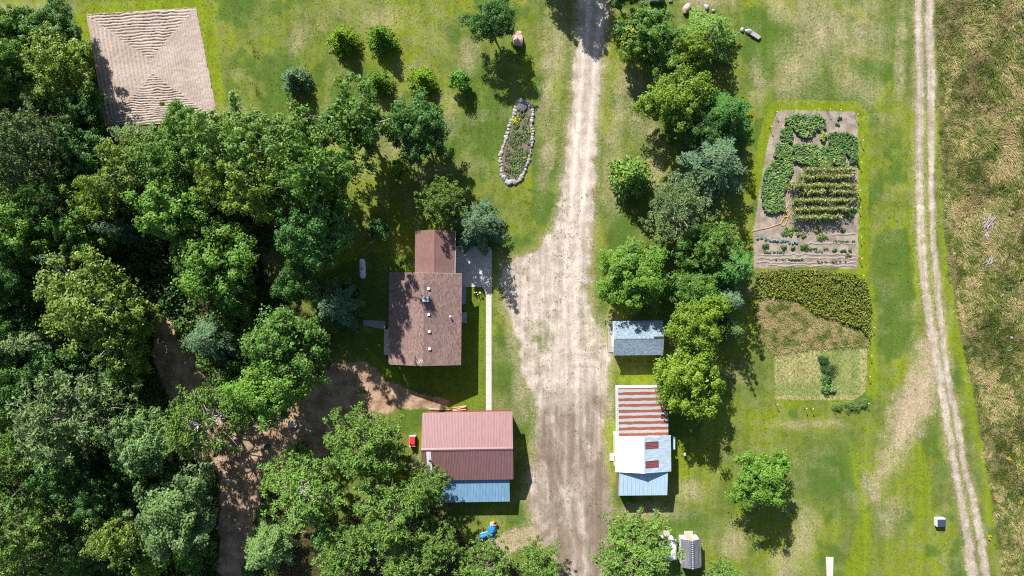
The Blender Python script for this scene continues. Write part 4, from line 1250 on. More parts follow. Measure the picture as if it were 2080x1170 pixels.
# ---- the brown-roofed house and its wing
def make_house():
    c = P(863, 648); rz = math.radians(-0.6)
    root = empty('house', c, rz, 'long house with brown shingle roof, vents and white chimney, wing at its back', 'house')
    fr = Frame(root, c, rz)
    E_, R_ = 4.2, 5.9
    nw, ne, se, sw = fr.loc(789, 556, E_), fr.loc(935.5, 554, E_), fr.loc(938.5, 740, E_), fr.loc(791, 741, E_)
    x0, x1 = (nw.x + sw.x) / 2, (ne.x + se.x) / 2
    y0, y1 = (sw.y + se.y) / 2, (nw.y + ne.y) / 2
    xm = (x0 + x1) / 2
    west = Slope((xm, y0, R_), (xm, y1, R_), (x0, y0, E_), (x0, y1, E_))
    east = Slope((xm, y0, R_), (xm, y1, R_), (x1, y0, E_), (x1, y1, E_))
    wl, ins = gable_walls(fr, root, (x0, x1, y0, y1), E_, R_, M_SIDING, 0.45, 'y')
    for i, s in enumerate((west, east)):
        r = s.slab('roof', M_SHINGLE, root)
        s.shingles('shingles', M_SHINGLE, r, seed=3 + i)
    mb = MB()
    for i in range(int((y1 - y0) / 0.3)):
        y = y0 + i * 0.3
        mb.add([(xm - 0.15, y, R_ - 0.03), (xm, y, R_ + 0.022), (xm, y + 0.31, R_ + 0.034), (xm - 0.15, y + 0.31, R_ - 0.018), (xm + 0.15, y, R_ - 0.03), (xm + 0.15, y + 0.31, R_ - 0.018)],
               [(0, 1, 2, 3), (1, 4, 5, 2)], random.random())
    tag(mb.build('ridge_cap', M_SHINGLE, root), kind='stuff')
    # white fascia along eaves and gable ends
    mb = MB()
    for s, xe in ((west, x0), (east, x1)):
        mb.box(xe - 0.02 if xe < xm else xe, xe if xe < xm else xe + 0.02, y0, y1, E_ - 0.19, E_ - 0.02)
    mb.build('fascia', M_TRIM, root)
    for y in (y0 - 0.025, y1 + 0.005):
        mb = MB()
        for s in (west, east):
            a, b = s.p(0, 0, -0.16), s.p(0, s.lv, -0.16)
            c2, d2 = s.p(0, 0, -0.005), s.p(0, s.lv, -0.005)
            q = [Vector((p.x, y, p.z)) for p in (a, b, d2, c2)]
            mb.hexa([q[0], q[1], q[1] + Vector((0, .02, 0)), q[0] + Vector((0, .02, 0)), q[3], q[2], q[2] + Vector((0, .02, 0)), q[3] + Vector((0, .02, 0))])
        mb.build('bargeboard', M_TRIM, root)
    # box vents on the far side of the ridge, stack, pipe and aerial
    for i, (px, py) in enumerate([(870.5, 586.5), (871, 639), (872, 674), (872.5, 709)]):
        q = fr.loc(px, py, 5.85); v = (q.x - xm) / east.V.x; u = q.y - y0
        b = east.p(u, v)
        mb = MB(); mb.box(b.x - 0.16, b.x + 0.16, b.y - 0.16, b.y + 0.16, b.z - 0.08, b.z + 0.16)
        w = mb.build('roof_vent', M_WHITE, root)
        mb = MB(); mb.hexa([(b.x - .19, b.y - .19, b.z + .165), (b.x + .19, b.y - .19, b.z + .165), (b.x + .19, b.y + .19, b.z + .165), (b.x - .19, b.y + .19, b.z + .165),
                            (b.x - .15, b.y - .15, b.z + .23), (b.x + .15, b.y - .15, b.z + .23), (b.x + .15, b.y + .15, b.z + .23), (b.x - .15, b.y + .15, b.z + .23)])
        mb.build('vent_cap', M_WHITE, w)
    q = fr.loc(864.5, 606, 6.3)
    mb = MB(); mb.box(q.x - .40, q.x + .40, q.y - .40, q.y + .40, R_ - 0.5, R_ + 0.75)
    ch = mb.build('chimney', M_WHITE, root)
    mb = MB(); mb.box(q.x - .46, q.x + .46, q.y - .46, q.y + .46, R_ + 0.752, R_ + 0.84)
    mb.build('crown_slab', M_WHITE, ch)
    mb = MB(); mb.tube([(q.x, q.y, R_ + 0.842), (q.x, q.y, R_ + 1.12)], 0.13, 12)
    mb.build('flue', M_DARK, ch)
    q = fr.loc(915, 643, 4.9)
    v = (q.x - xm) / east.V.x; b = east.p(q.y - y0, v)
    mb = MB(); mb.tube([b - Vector((0, 0, .1)), b + Vector((0, 0, .45))], 0.09, 10); mb.lathe([(0.16, 0), (0.17, .06), (0.05, .14)], b + Vector((0, 0, .44)), 10)
    mb.build('vent_pipe', M_WHITE, root)
    q = fr.loc(854, 733, 6.4)
    a = Vector((q.x, q.y, 5.7))
    mb = MB(); mb.tube([a - Vector((0, 0, .3)), a + Vector((0, 0, 1.3))], 0.03, 6)
    t = a + Vector((0, 0, 1.25))
    mb.tube([t + Vector((-.45, -.25, 0)), t + Vector((.40, .20, 0))], 0.025, 5)
    for k in (-.35, -.1, .15, .32):
        m = t + Vector((k, k * .52, 0)); mb.tube([m + Vector((-.16, .32, 0)), m + Vector((.16, -.32, 0))], 0.018, 5)
    mb.build('aerial', M_WHITE, root)
    # east door with steps, windows
    ex0, ex1, ey0, ey1 = ins
    for yy in (-4.6, 2.0, 4.4): opening(root, 'window', ex1, yy, 1.9, 3.1, 1.3, 'e', M_GLASS)
    opening(root, 'door', ex1, fr.loc(944, 644, 1).y, 0.95, 3.0, 0.95, 'e', M_WHITE)
    for yy in (-3.5, 3.0): opening(root, 'window', ex0, yy, 1.9, 3.1, 1.3, 'w', M_GLASS)
    for xx in (-3, 0.5): opening(root, 'window', xx, ey0, 1.9, 3.1, 1.2, 's', M_GLASS)
    # wing
    We, Wr = 4.05, 5.3
    a, b = fr.loc(844, 468, We), fr.loc(924, 469, We)
    wx0, wx1, wy0, wy1 = a.x, b.x, y1 - 0.35, a.y
    wm = (wx0 + wx1) / 2
    mb = MB()
    i = 0.4; rz_ = Wr - 0.2
    poly = [(wx0 + i, -0.1), (wx1 - i, -0.1), (wx1 - i, We - .1), (wm, rz_), (wx0 + i, We - .1)]
    vs = [(x, wy0 - 0.05, z) for x, z in poly] + [(x, wy1 - i, z) for x, z in poly]
    mb.add(vs, [(0, 1, 2, 3, 4), (9, 8, 7, 6, 5)] + [((k + 1) % 5, k, k + 5, (k + 1) % 5 + 5) for k in range(5)])
    mb.build('wing_wall', M_SIDING, root)
    for k, xe in enumerate((wx0, wx1)):
        s = Slope((wm, wy0 + 0.36, Wr), (wm, wy1, Wr), (xe, wy0 + 0.36, We), (xe, wy1, We))
        r = s.slab('wing_roof', M_SHINGLE_W, root)
        s.shingles('shingles', M_SHINGLE_W, r, seed=13 + k)
    mb = MB()
    mb.add([(wm - .26, wy0 + .36, Wr - .07), (wm, wy0 + .36, Wr + .05), (wm, wy1, Wr + .05), (wm - .26, wy1, Wr - .07), (wm + .26, wy0 + .36, Wr - .07), (wm + .26, wy1, Wr - .07)], [(0, 1, 2, 3), (1, 4, 5, 2), (3, 2, 5), (0, 4, 1)])
    mb.build('ridge_vent', M_SHINGLE_W, root)
    mb = MB(); mb.box(wx1 + 0.004, wx1 + 0.11, wy0 + 0.4, wy1, We - 0.16, We - 0.03)
    mb.build('gutter', M_WHITE, root)
    opening(root, 'door', wx1 - i, (wy0 + wy1) / 2 + 0.3, 0.05, 2.4, 3.0, 'e', M_WHITE)
    # concrete steps and landing at the east side
    mb = MB()
    s0 = fr.loc(936.5, 618, 0); s1 = fr.loc(947, 583, 0)
    mb.box(ex1 + 0.02, s1.x - 0.35, s0.y, s1.y, -0.05, 0.62); mb.box(s1.x - 0.35, s1.x, s0.y + 0.1, s1.y, -0.05, 0.28)
    mb.build('planter_step', M_CONC_D, root)
    s0 = fr.loc(938, 655, 0); s1 = fr.loc(949, 634, 0)
    mb = MB(); mb.box(ex1 + 0.06, s1.x, s0.y, s1.y, 0.55, 0.85); mb.box(ex1 + 0.06, s1.x - 0.1, s0.y + 0.1, s1.y - 0.1, -0.05, 0.55)
    mb.build('landing', M_CONC_D, root)
    # narrow stoop along the west wall
    s0 = fr.loc(780.5, 720, 0); s1 = fr.loc(790, 669, 0)
    mb = MB(); mb.box(s0.x, ex0 + 0.0 if False else ex0 - 0.01, s0.y, s1.y, -0.05, 0.35)
    mb.build('stoop', M_CONC, root)


make_house()


# ---- red-roofed garage with the blue lean-to
def make_garage():
    c = P(949, 912); rz = math.radians(0.9)
    root = empty('garage', c, rz, 'garage with ribbed red metal roof and blue lean-to beside the drive', 'garage')
    fr = Frame(root, c, rz)
    E_, R_ = 3.5, 5.4
    nw, ne, se = fr.loc(858, 839, E_), fr.loc(1041, 836, E_), fr.loc(1042, 973, E_)
    x0, x1 = nw.x, (ne.x + se.x) / 2
    y1 = (nw.y + ne.y) / 2; y0 = se.y
    ym = fr.loc(949, 914, R_).y
    ym = (y0 + y1) / 2
    gable_walls(fr, root, (x0, x1, y0, y1), E_, R_, M_REDWALL, 0.35, 'x')
    w = (x1 - x0) / 15
    for nm, ye in (('roof', y1), ('roof', y0)):
        s = Slope((x0, ym, R_), (x1, ym, R_), (x0, ye, E_), (x1, ye, E_))
        r = s.slab(nm, M_REDWALL, root, 0.16)
        for i in range(15):
            mb = s.sheet(i * w, (i + 1) * w, 0.01, s.lv + 0.04, 0.014, (0.0, 0.25, 0.5, 0.75), 0.030, 0.05)
            mb.build('roof_panel', M_RED, r)
        if ye == y0:
            a = fr.loc(866, 920, 5.2); u0 = a.x - x0; 
            mb = s.sheet(u0, u0 + 0.68, 0.30, 2.35, 0.075, (0.5,), 0.03, 0.05); mb.build('skylight_panel', M_WHITESHEET, r)
            mb = s.sheet(u0 + .02, u0 + 0.70, 2.45, s.lv - 0.2, 0.075, (0.5,), 0.03, 0.05); mb.build('skylight_panel', M_WHITESHEET, r)
            q = s.p(u0 + 0.5, 1.75)
            mb = MB(); mb.tube([q, q + Vector((0, 0, 0.55))], 0.10, 8); mb.lathe([(0.19, 0), (0.19, 0.05), (0.03, 0.16)], q + Vector((0, 0, 0.56)), 10)
            mb.build('stove_pipe', M_DARK, root)
    mb = MB()
    mb.add([(x0 - .02, ym - .24, R_ - .01), (x0 - .02, ym, R_ + .10), (x1 + .02, ym, R_ + .10), (x1 + .02, ym - .24, R_ - .01), (x0 - .02, ym + .24, R_ - .01), (x1 + .02, ym + .24, R_ - .01)],
           [(0, 3, 2, 1), (1, 2, 5, 4), (0, 1, 4), (3, 5, 2)])
    mb.build('ridge_cap', M_RED, root)
    mb = MB()
    for xx in (x0 - 0.03, x1 + 0.005):
        for ye in (y0, y1):
            mb.hexa([(xx, ym, R_ - .17), (xx + .025, ym, R_ - .17), (xx + .025, ye, E_ - .17), (xx, ye, E_ - .17), (xx, ym, R_ + .02), (xx + .025, ym, R_ + .02), (xx + .025, ye, E_ + .02), (xx, ye, E_ + .02)])
    mb.build('bargeboard', M_RED, root)
    for yy in (-1.8, 2.2): opening(root, 'door', x1 - 0.35, ym + yy, 0.03, 2.5, 2.9, 'e', M_WHITE)
    # lean-to
    Lh, Ll = 3.1, 2.35
    b0, b1 = fr.loc(893, 1021, Ll), fr.loc(1035.5, 1018, Ll)
    lx0, lx1, ly0 = b0.x, b1.x, b1.y
    s = Slope((lx0, y0 + 0.30, Lh), (lx1, y0 + 0.30, Lh), (lx0, ly0, Ll), (lx1, ly0, Ll))
    r = s.slab('lean_to_roof', M_WOOD, root, 0.1)
    n = 12; w = (lx1 - lx0) / n
    for i in range(n):
        s.sheet(i * w, (i + 1) * w, 0.0, s.lv + 0.04, 0.014, (0.0, 0.25, 0.5, 0.75), 0.035, 0.045).build('roof_panel', M_BLUE, r)
    mb = MB(); mb.box(lx0 + .25, lx1 - .25, ly0 + 0.2, y0 + 0.34, -0.1, Ll - 0.12)
    mb.build('lean_to_wall', M_REDWALL, root)


make_garage()


# ---- small grey-shingled shed
def make_shed():
    c = P(1296, 687); rz = math.radians(0.7)
    root = empty('garden_shed', c, rz, 'small shed with grey shingle roof and pale ramp beside the drive', 'shed')
    fr = Frame(root, c, rz)
    E_, R_ = 2.75, 3.7
    x0, x1 = fr.loc(1245.5, 687, E_).x, fr.loc(1346, 687, E_).x
    y1, y0 = fr.loc(1296, 652, E_).y, fr.loc(1296, 721, E_).y
    ym = (y0 + y1) / 2
    _, ins = gable_walls(fr, root, (x0, x1, y0, y1), E_, R_, M_WHITE, 0.22, 'x')
    for k, ye in enumerate((y1, y0)):
        s = Slope((x0, ym, R_), (x1, ym, R_), (x0, ye, E_), (x1, ye, E_))
        r = s.slab('roof', M_SHINGLE_G, root, 0.1)
        s.shingles('shingles', M_SHINGLE_G, r, 0.17, 0.33, 0.016, 23 + k)
    mb = MB()
    n = int((x1 - x0 - 1.5) / 0.3)
    for i in range(n):
        x = x0 + i * 0.3
        mb.add([(x, ym - .15, R_ - .025), (x + .31, ym - .15, R_ - .012), (x + .31, ym, R_ + .034), (x, ym, R_ + .022), (x, ym + .15, R_ - .025), (x + .31, ym + .15, R_ - .012)], [(0, 1, 2, 3), (3, 2, 5, 4)], random.random())
    tag(mb.build('ridge_cap', M_SHINGLE_G, root), kind='stuff')
    mb = MB(); mb.box(x1 - 1.5, x1, ym - 0.02, ym + 0.26, R_ - 0.09, R_ + 0.045)
    mb.build('bare_ridge_board', M_DARK, root)
    mb = MB()
    for xx in (x0 - 0.025, x1 + 0.003):
        for ye in (y0, y1):
            mb.hexa([(xx, ym, R_ - .13), (xx + .022, ym, R_ - .13), (xx + .022, ye, E_ - .13), (xx, ye, E_ - .13), (xx, ym, R_ - .004), (xx + .022, ym, R_ - .004), (xx + .022, ye, E_ - .004), (xx, ye, E_ - .004)])
    mb.build('bargeboard', M_WHITE, root)
    opening(root, 'door', ins[0], 0.0, 0.25, 2.2, 2.2, 'w', M_WHITE)
    # plank ramp
    rx0, rx1 = fr.loc(1235, 687, 0).x, ins[0] - 0.03
    a, b = fr.loc(1240, 715.5, 0).y, fr.loc(1240, 656, 0).y
    ramp = empty('ramp', (0, 0, 0)); ramp.parent = root
    n = 9; w = (rx1 - rx0) / n
    for i in range(n):
        z = 0.06 + 0.16 * i / n
        mb = MB(); mb.box(rx0 + i * w + .01, rx0 + (i + 1) * w - .01, a + random.uniform(0, .03), b - random.uniform(0, .03), z - .05, z)
        mb.build('plank', M_WOOD, ramp)


make_shed()


# ---- the long outbuilding: rusty roof, white gable, pale blue lean-to
def make_outbuilding():
    c = P(1305, 900); rz = math.radians(0.6)
    root = empty('outbuilding', c, rz, 'long outbuilding with rusty striped roof, white gable and pale blue end', 'outbuilding')
    fr = Frame(root, c, rz)
    # rusty part: single slope falling gently away from the drive
    hw, he = 3.65, 3.3
    a = fr.loc(1255.5, 789, hw); b = fr.loc(1356, 786, he); d = fr.loc(1257, 886, hw)
    x0, x1, y1, y0 = a.x, b.x, (a.y + b.y) / 2, d.y - 0.25
    s = Slope((x0, y1, hw), (x0, y0, hw), (x1, y1, he), (x1, y0, he))
    r = s.slab('rusty_roof', M_WOOD, root, 0.12)
    n = 10; w = (y1 - y0) / n
    for i in range(n):
        s.sheet(i * w, (i + 1) * w, 0.0, s.lv + 0.03, 0.012, [k / 7 for k in range(7)], 0.022, 0.055).build('roof_sheet', M_RUST, r)
    mb = MB()
    mb.hexa([(x0 + .12, y0, -.1), (x1 - .15, y0, -.1), (x1 - .15, y1 - .12, -.1), (x0 + .12, y1 - .12, -.1), (x0 + .12, y0, hw - .13), (x1 - .15, y0, he - .13), (x1 - .15, y1 - .12, he - .13), (x0 + .12, y1 - .12, hw - .13)])
    mb.build('wall', M_WHITE, root)
    mb = MB(); mb.box(x0 - .06, x0 - .005, y0 + .3, y1 + .03, hw - .22, hw + .04); mb.box(x0 - .06, x1, y1 + .005, y1 + .055, he - .2, he + .03)
    mb.build('fascia', M_WHITE, root)
    for yy, ww in ((5.6, 0.45), (3.0, .35), (2.2, .35), (-0.2, 0.5)):
        opening(root, 'window', x0 + .12, y0 + yy + 1.0, 1.7, 2.7, ww, 'w', M_GLASS)
    # white gable, ridge runs up the picture
    ge, gr = 3.75, 4.75
    w0, e0 = fr.loc(1249.5, 886, ge), fr.loc(1362, 884, ge)
    w1, e1 = fr.loc(1251, 959.5, ge), fr.loc(1363, 957, ge)
    gx0, gx1 = (w0.x + w1.x) / 2, (e0.x + e1.x) / 2
    gy1, gy0 = (w0.y + e0.y) / 2, (w1.y + e1.y) / 2
    gm = (gx0 + gx1) / 2
    mb = MB(); i = 0.25
    poly = [(gx0 + i, -.1), (gx1 - i, -.1), (gx1 - i, ge - .1), (gm, gr - .16), (gx0 + i, ge - .1)]
    vs = [(x, gy0 + .15, z) for x, z in poly] + [(x, gy1 - .15, z) for x, z in poly]
    mb.add(vs, [(0, 1, 2, 3, 4), (9, 8, 7, 6, 5)] + [((k + 1) % 5, k, k + 5, (k + 1) % 5 + 5) for k in range(5)])
    mb.build('gable_wall', M_WHITE, root)
    west = Slope((gm, gy1, gr), (gm, gy0, gr), (gx0, gy1, ge), (gx0, gy0, ge))
    east = Slope((gm, gy1, gr), (gm, gy0, gr), (gx1, gy1, ge), (gx1, gy0, ge))
    r = west.slab('white_roof', M_WHITESHEET, root, 0.1)
    n = 7; w = west.lu / n
    for i in range(n):
        for v0, v1 in ((0.0, west.lv * 0.53), (west.lv * 0.53 + .01, west.lv + .03)):
            west.sheet(i * w, (i + 1) * w, v0, v1, 0.012, (0.0, 0.33, 0.66), 0.02, 0.035, 'v').build('roof_sheet', M_WHITESHEET, r)
    r = east.slab('galvanised_roof', M_GALV, root, 0.1)
    n = 7; w = east.lu / n
    for i in range(n):
        east.sheet(i * w, (i + 1) * w, 0.0, east.lv + .03, 0.012, [k / 6 for k in range(6)], 0.022, 0.045, 'v').build('roof_sheet', M_GALV, r)
    for (pa, pb) in ((897.5, 912), (936, 951)):
        u0, u1 = gy1 - fr.loc(1325, pa, 4.6).y, gy1 - fr.loc(1325, pb, 4.6).y
        east.sheet(u0, u1, 0.12, 2.22, 0.05, [k / 5 for k in range(5)], 0.022, 0.05, 'v').build('red_panel', M_REDPANEL, r)
    mb = MB()
    mb.add([(gm - .16, gy0 - .01, gr - .01), (gm, gy0 - .01, gr + .06), (gm, gy1 + .01, gr + .06), (gm - .16, gy1 + .01, gr - .01), (gm + .2, gy0 - .01, gr - .015), (gm + .2, gy1 + .01, gr - .015)], [(0, 1, 2, 3), (1, 4, 5, 2), (3, 2, 5), (0, 4, 1)])
    mb.build('ridge_cap', M_GALV, root)
    # pale blue lean-to
    lh, ll = 3.72, 3.0
    a, b, d = fr.loc(1257.5, 958, lh), fr.loc(1357, 957, lh), fr.loc(1258, 1007, ll)
    b2 = fr.loc(1357, 1004.5, ll)
    lx0, lx1, ly1, ly0 = a.x, b.x, gy0 + 0.10, (d.y + b2.y) / 2
    s = Slope((lx0, ly1, lh), (lx1, ly1, lh), (lx0, ly0, ll), (lx1, ly0, ll))
    r = s.slab('lean_to_roof', M_WOOD, root, 0.1)
    n = 12; w = (lx1 - lx0) / n
    for i in range(n):
        s.sheet(i * w, (i + 1) * w, 0.0, s.lv + .03, 0.012, (0.0,), 0.05, 0.035).build('roof_panel', M_SKYBLUE, r)
    mb = MB()
    mb.hexa([(lx0 + .1, ly0 + .15, -.1), (lx1 - .15, ly0 + .15, -.1), (lx1 - .15, ly1 + .02, -.1), (lx0 + .1, ly1 + .02, -.1), (lx0 + .1, ly0 + .15, ll - .10), (lx1 - .15, ly0 + .15, ll - .10), (lx1 - .15, ly1 + .02, lh - .16), (lx0 + .1, ly1 + .02, lh - .16)])
    mb.build('lean_to_wall', M_BROWNWALL, root)
    p0, p1 = fr.loc(1238, 936, 0), fr.loc(1248.5, 920.5, 0)
    mb = MB(); mb.box(p0.x, gx0 + .22, p0.y, p1.y, -.05, .18)
    mb.build('door_step', M_WOOD, root)
    opening(root, 'door', gx0 + .25, (p0.y + p1.y) / 2, 0.2, 2.2, 0.95, 'w', M_WOOD)


make_outbuilding()


# ---- two little houses at the bottom edge
def small_house(x0p, x1p, y0p, y1p, eave, ridge, label, roof_mat, dark):
    cx, cy = (x0p + x1p) / 2, (y0p + y1p) / 2
    c = P(cx, cy, eave); c.z = 0
    root = empty('small_shed', c, math.radians(0.6), label, 'shed')
    k = M_PX * (CAM_H - eave) / CAM_H
    hx, hy = (x1p - x0p) * k / 2, (y1p - y0p) * k / 2
    _, ins = gable_walls(None, root, (-hx, hx, -hy, hy), eave, ridge, M_WHITE, 0.14, 'y')
    n = 3 if dark else 4
    for xe in (-hx, hx):
        s = Slope((0, hy, ridge), (0, -hy, ridge), (xe, hy, eave), (xe, -hy, eave))
        r = s.slab('roof', roof_mat, root, 0.08)
        m = 7 if dark else 4
        w = s.lu / m
        for i in range(m):
            s.sheet(i * w, (i + 1) * w, 0.06, s.lv + .02, 0.012, (0.0, 0.5), 0.02, 0.03).build('roof_panel', roof_mat, r)
    mb = MB()
    if dark:
        mb.box(-.22, .22, -hy, hy, ridge - .06, ridge + .05)
        rb = mb.build('ridge_vent', M_DARK, root)
        for i in range(15):
            y = hy - 0.12 - i * (2 * hy - .24) / 14
            mb = MB(); mb.box(-.13, .13, y - .075, y + .075, ridge + .052, ridge + .075)
            mb.build('vent_louvre', M_GALV, rb)
        mb = MB(); mb.box(-hx * .35, hx * .28, hy - .135, hy - .10, 0.1, eave + 0.05)
        mb.build('door', M_TAN, root)
    else:
        mb.add([(-.12, -hy, ridge - .02), (0, -hy, ridge + .05), (0, hy, ridge + .05), (-.12, hy, ridge - .02), (.12, -hy, ridge - .02), (.12, hy, ridge - .02)], [(0, 1, 2, 3), (1, 4, 5, 2), (3, 2, 5), (0, 4, 1)])
        mb.build('ridge_cap', roof_mat, root)
        mb = MB(); mb.box(-hx * .4, hx * .4, hy - .135, hy - .10, 0.1, eave)
        mb.build('door', M_WOOD, root)
    return root


small_house(1343.5, 1373.5, 1096, 1137, 2.05, 2.55, 'small white shed half hidden under the round pine', M_WHITESHEET, False)
small_house(1384, 1424, 1095, 1152.5, 2.15, 2.85, 'small dark-roofed shed with dotted ridge vent beside the white one', M_GREYROOF, True)


def plank_ramp(x0p, x1p, y0p, y1p, label, n=6):
    a, b = P(x0p, y1p), P(x1p, y0p)
    root = empty('entry_ramp', Vector(((a.x + b.x) / 2, (a.y + b.y) / 2, 0)), 0, label, 'ramp')
    hx, hy = (b.x - a.x) / 2, (b.y - a.y) / 2
    for i in range(n):
        y = -hy + 2 * hy * i / n
        z = 0.22 - 0.14 * i / n
        mb = MB(); mb.box(-hx + random.uniform(0, .03), hx - random.uniform(0, .03), y + .008, y + 2 * hy / n - .008, z - .06, z)
        mb.build('plank', M_WOOD, root)
    mb = MB()
    for x in (-hx + .08, hx - .16): mb.box(x, x + .08, -hy + .02, hy - .02, -.03, .07)
    mb.build('bearer', M_WOOD, root)


plank_ramp(1347, 1360, 1077, 1089, 'plank ramp in front of the small white shed')
plank_ramp(1389, 1407, 1078, 1089, 'plank ramp in front of the small dark-roofed shed')


# ------------------------------------------------------------------ paving
def slab_strip(root, pts, gap=0.009, z=0.07, mat=None):
    """One slab from a list of ground points (photograph), shrunk by the joint."""
    w = [P(*p) for p in pts]
    c = sum(w, Vector()) / len(w)
    poly = []
    for q in w:
        d = c - q; poly.append((q.x + d.x / d.length * gap - root.location.x, q.y + d.y / d.length * gap - root.location.y))
    if sum(poly[i][0] * poly[(i + 1) % len(poly)][1] - poly[(i + 1) % len(poly)][0] * poly[i][1] for i in range(len(poly))) < 0: poly.reverse()
    MB().prism(poly, -0.08, z).build('concrete_slab', mat or M_CONC, root)


walk = tag(empty('concrete_path', P(993, 700)), kind='structure')
n = 14
for i in range(n):
    y0, y1 = 604 + (836 - 604) * i / n, 604 + (836 - 604) * (i + 1) / n
    slab_strip(walk, [(987.0, y0), (999 - 0.4, y0), (999 - 0.4, y1), (987, y1)])
patio = tag(empty('concrete_patio', P(962, 543)), kind='structure')
xs = [922, 941, 960, 979, 999]
ys = [500, 521, 542, 563, 583]
for i in range(4):
    for j in range(4):
        q = [(xs[i], ys[j]), (xs[i + 1], ys[j]), (xs[i + 1], ys[j + 1]), (xs[i], ys[j + 1])]
        if i == 3 and j == 0: q = [(979, 500), (991, 500), (996, 502.5), (999, 508), (999, 521), (979, 521)]
        slab_strip(patio, q)
slab_strip(patio, [(978.5, 583), (999, 583), (999, 604), (987, 604), (985.5, 595), (983, 588)])
side = tag(empty('side_path', P(763, 658)), kind='structure')
for q in ([(738, 650), (752, 650.5), (752, 663), (739, 661)], [(752, 650.5), (768, 651.5), (768, 667), (752, 663)], [(768, 651.5), (783, 652), (783, 668), (768, 667)]):
    slab_strip(side, q, mat=M_CONC_D)

# ------------------------------------------------------------------ rocks
def rock_mesh(name, seed, flat=0.6, rough=0.28):
    import bmesh
    bm = bmesh.new()
    bmesh.ops.create_icosphere(bm, subdivisions=2, radius=1.0)
    rr = random.Random(seed)
    ax = [Vector((rr.uniform(-1, 1), rr.uniform(-1, 1), rr.uniform(-1, 1))).normalized() for _ in range(9)]
    cut = [rr.uniform(0.62, 0.95) for _ in range(9)]
    for v in bm.verts:
        for a, c in zip(ax, cut):
            d = v.co.dot(a)
            if d > c: v.co -= a * (d - c) * 0.9
        v.co *= 1 + rr.uniform(-1, 1) * 0.04
        v.co.z *= flat
    me = bpy.data.meshes.new(name); bm.to_mesh(me); bm.free()
    return me


M_ROCK = mat_plain('pinkish_rock', (0.29, 0.25, 0.235), 0.85, 0.2, 0.35, 2.2, bump=0.3)
M_ROCK_G = mat_plain('grey_rock', (0.33, 0.325, 0.335), 0.85, 0.2, 0.3, 2.2, bump=0.3)
M_ROCK_P = mat_plain('pink_rock', (0.47, 0.34, 0.30), 0.85, 0.2, 0.2, 1.5, bump=0.3)
STONES = []
for i in range(6):
    me = rock_mesh('stone', 40 + i, 0.7); me.materials.append(M_ROCK if i % 2 else M_ROCK_G); STONES.append(me)


def boulder(px, py, sx, sy, sz, ang, label, mat, seed, flat=1.0):
    me = rock_mesh('boulder', seed, flat); me.materials.append(mat)
    p = P(px, py, sz * 0.5)
    o = link('boulder', me); o.location = (p.x, p.y, sz * 0.32)
    o.scale = (sx, sy, sz * 0.75); o.rotation_euler = (0, 0, math.radians(ang))
    tag(o, label, 'boulder')
    return o


boulder(1396, 17, 0.66, 0.95, 0.95, -35, 'rounded pale boulder with dark shaded side, by the green boxes', M_ROCK_P, 61)
boulder(1435, 14, 0.45, 0.5, 0.5, 20, 'grey stone at the tip of the wide green conifer', M_ROCK_G, 62)
boulder(1449.5, 21, 0.28, 0.28, 0.35, 0, 'smallest pale stone near the wide green conifer', M_ROCK_G, 63)
boulder(1508, 60, 0.35, 0.42, 0.45, 30, 'smallest of the three touching pale rocks on the lawn', M_ROCK_G, 64)
boulder(1521, 63, 0.62, 0.42, 0.6, -20, 'middle of the three touching rocks, the tallest', M_ROCK_G, 65)
boulder(1362, 1, 0.35, 0.3, 0.35, 0, 'small stone at the top edge next to the green boxes', M_ROCK_G, 66)
boulder(1311, 5, 0.25, 0.4, 0.3, 20, 'narrow pale stone at the top edge under the tree', M_ROCK_G, 67)
# flat slab of the three rocks
o = MB().prism([(-.78, -.30), (.70, -.36), (.82, .22), (-.62, .34)], 0.1, 0.42).build('flat_rock', M_ROCK_G)
o.location = (*P(1533, 73)[:2], 0); o.rotation_euler = (0, math.radians(4), math.radians(-28)); tag(o, 'long flat grey rock slab, lowest of the three', 'rock')
# big split slab boulder under the dark tree
root = empty('slab_boulder', P(1052, 81), 0, 'big pink split slab boulder beside the dark dense tree', 'boulder')
k = M_PX
mb = MB(); q = [(-10 * k, -12 * k), (9 * k, -14 * k), (11 * k, 1 * k), (8 * k, 8 * k), (-6 * k, 3 * k), (-11 * k, -2 * k)]
mb.add([(x, y, -.1) for x, y in q] + [(x * .94, y * .94, .85 + .1 * (i % 2)) for i, (x, y) in enumerate(q)], [tuple(range(5, -1, -1)), tuple(range(6, 12))] + [(i, (i + 1) % 6, 6 + (i + 1) % 6, 6 + i) for i in range(6)])
mb.build('lower_slab', M_ROCK_P, root)
mb = MB(); q = [(-11.5 * k, 1 * k), (7.5 * k, 10.5 * k), (7 * k, 15 * k), (-4 * k, 14 * k), (-11 * k, 8 * k)]
mb.add([(x, y, -.1) for x, y in q] + [(x * .95, y * .95, .7 + .12 * (i % 2)) for i, (x, y) in enumerate(q)], [tuple(range(4, -1, -1)), tuple(range(5, 10))] + [(i, (i + 1) % 5, 5 + (i + 1) % 5, 5 + i) for i in range(5)])
mb.build('upper_slab', M_ROCK_P, root)

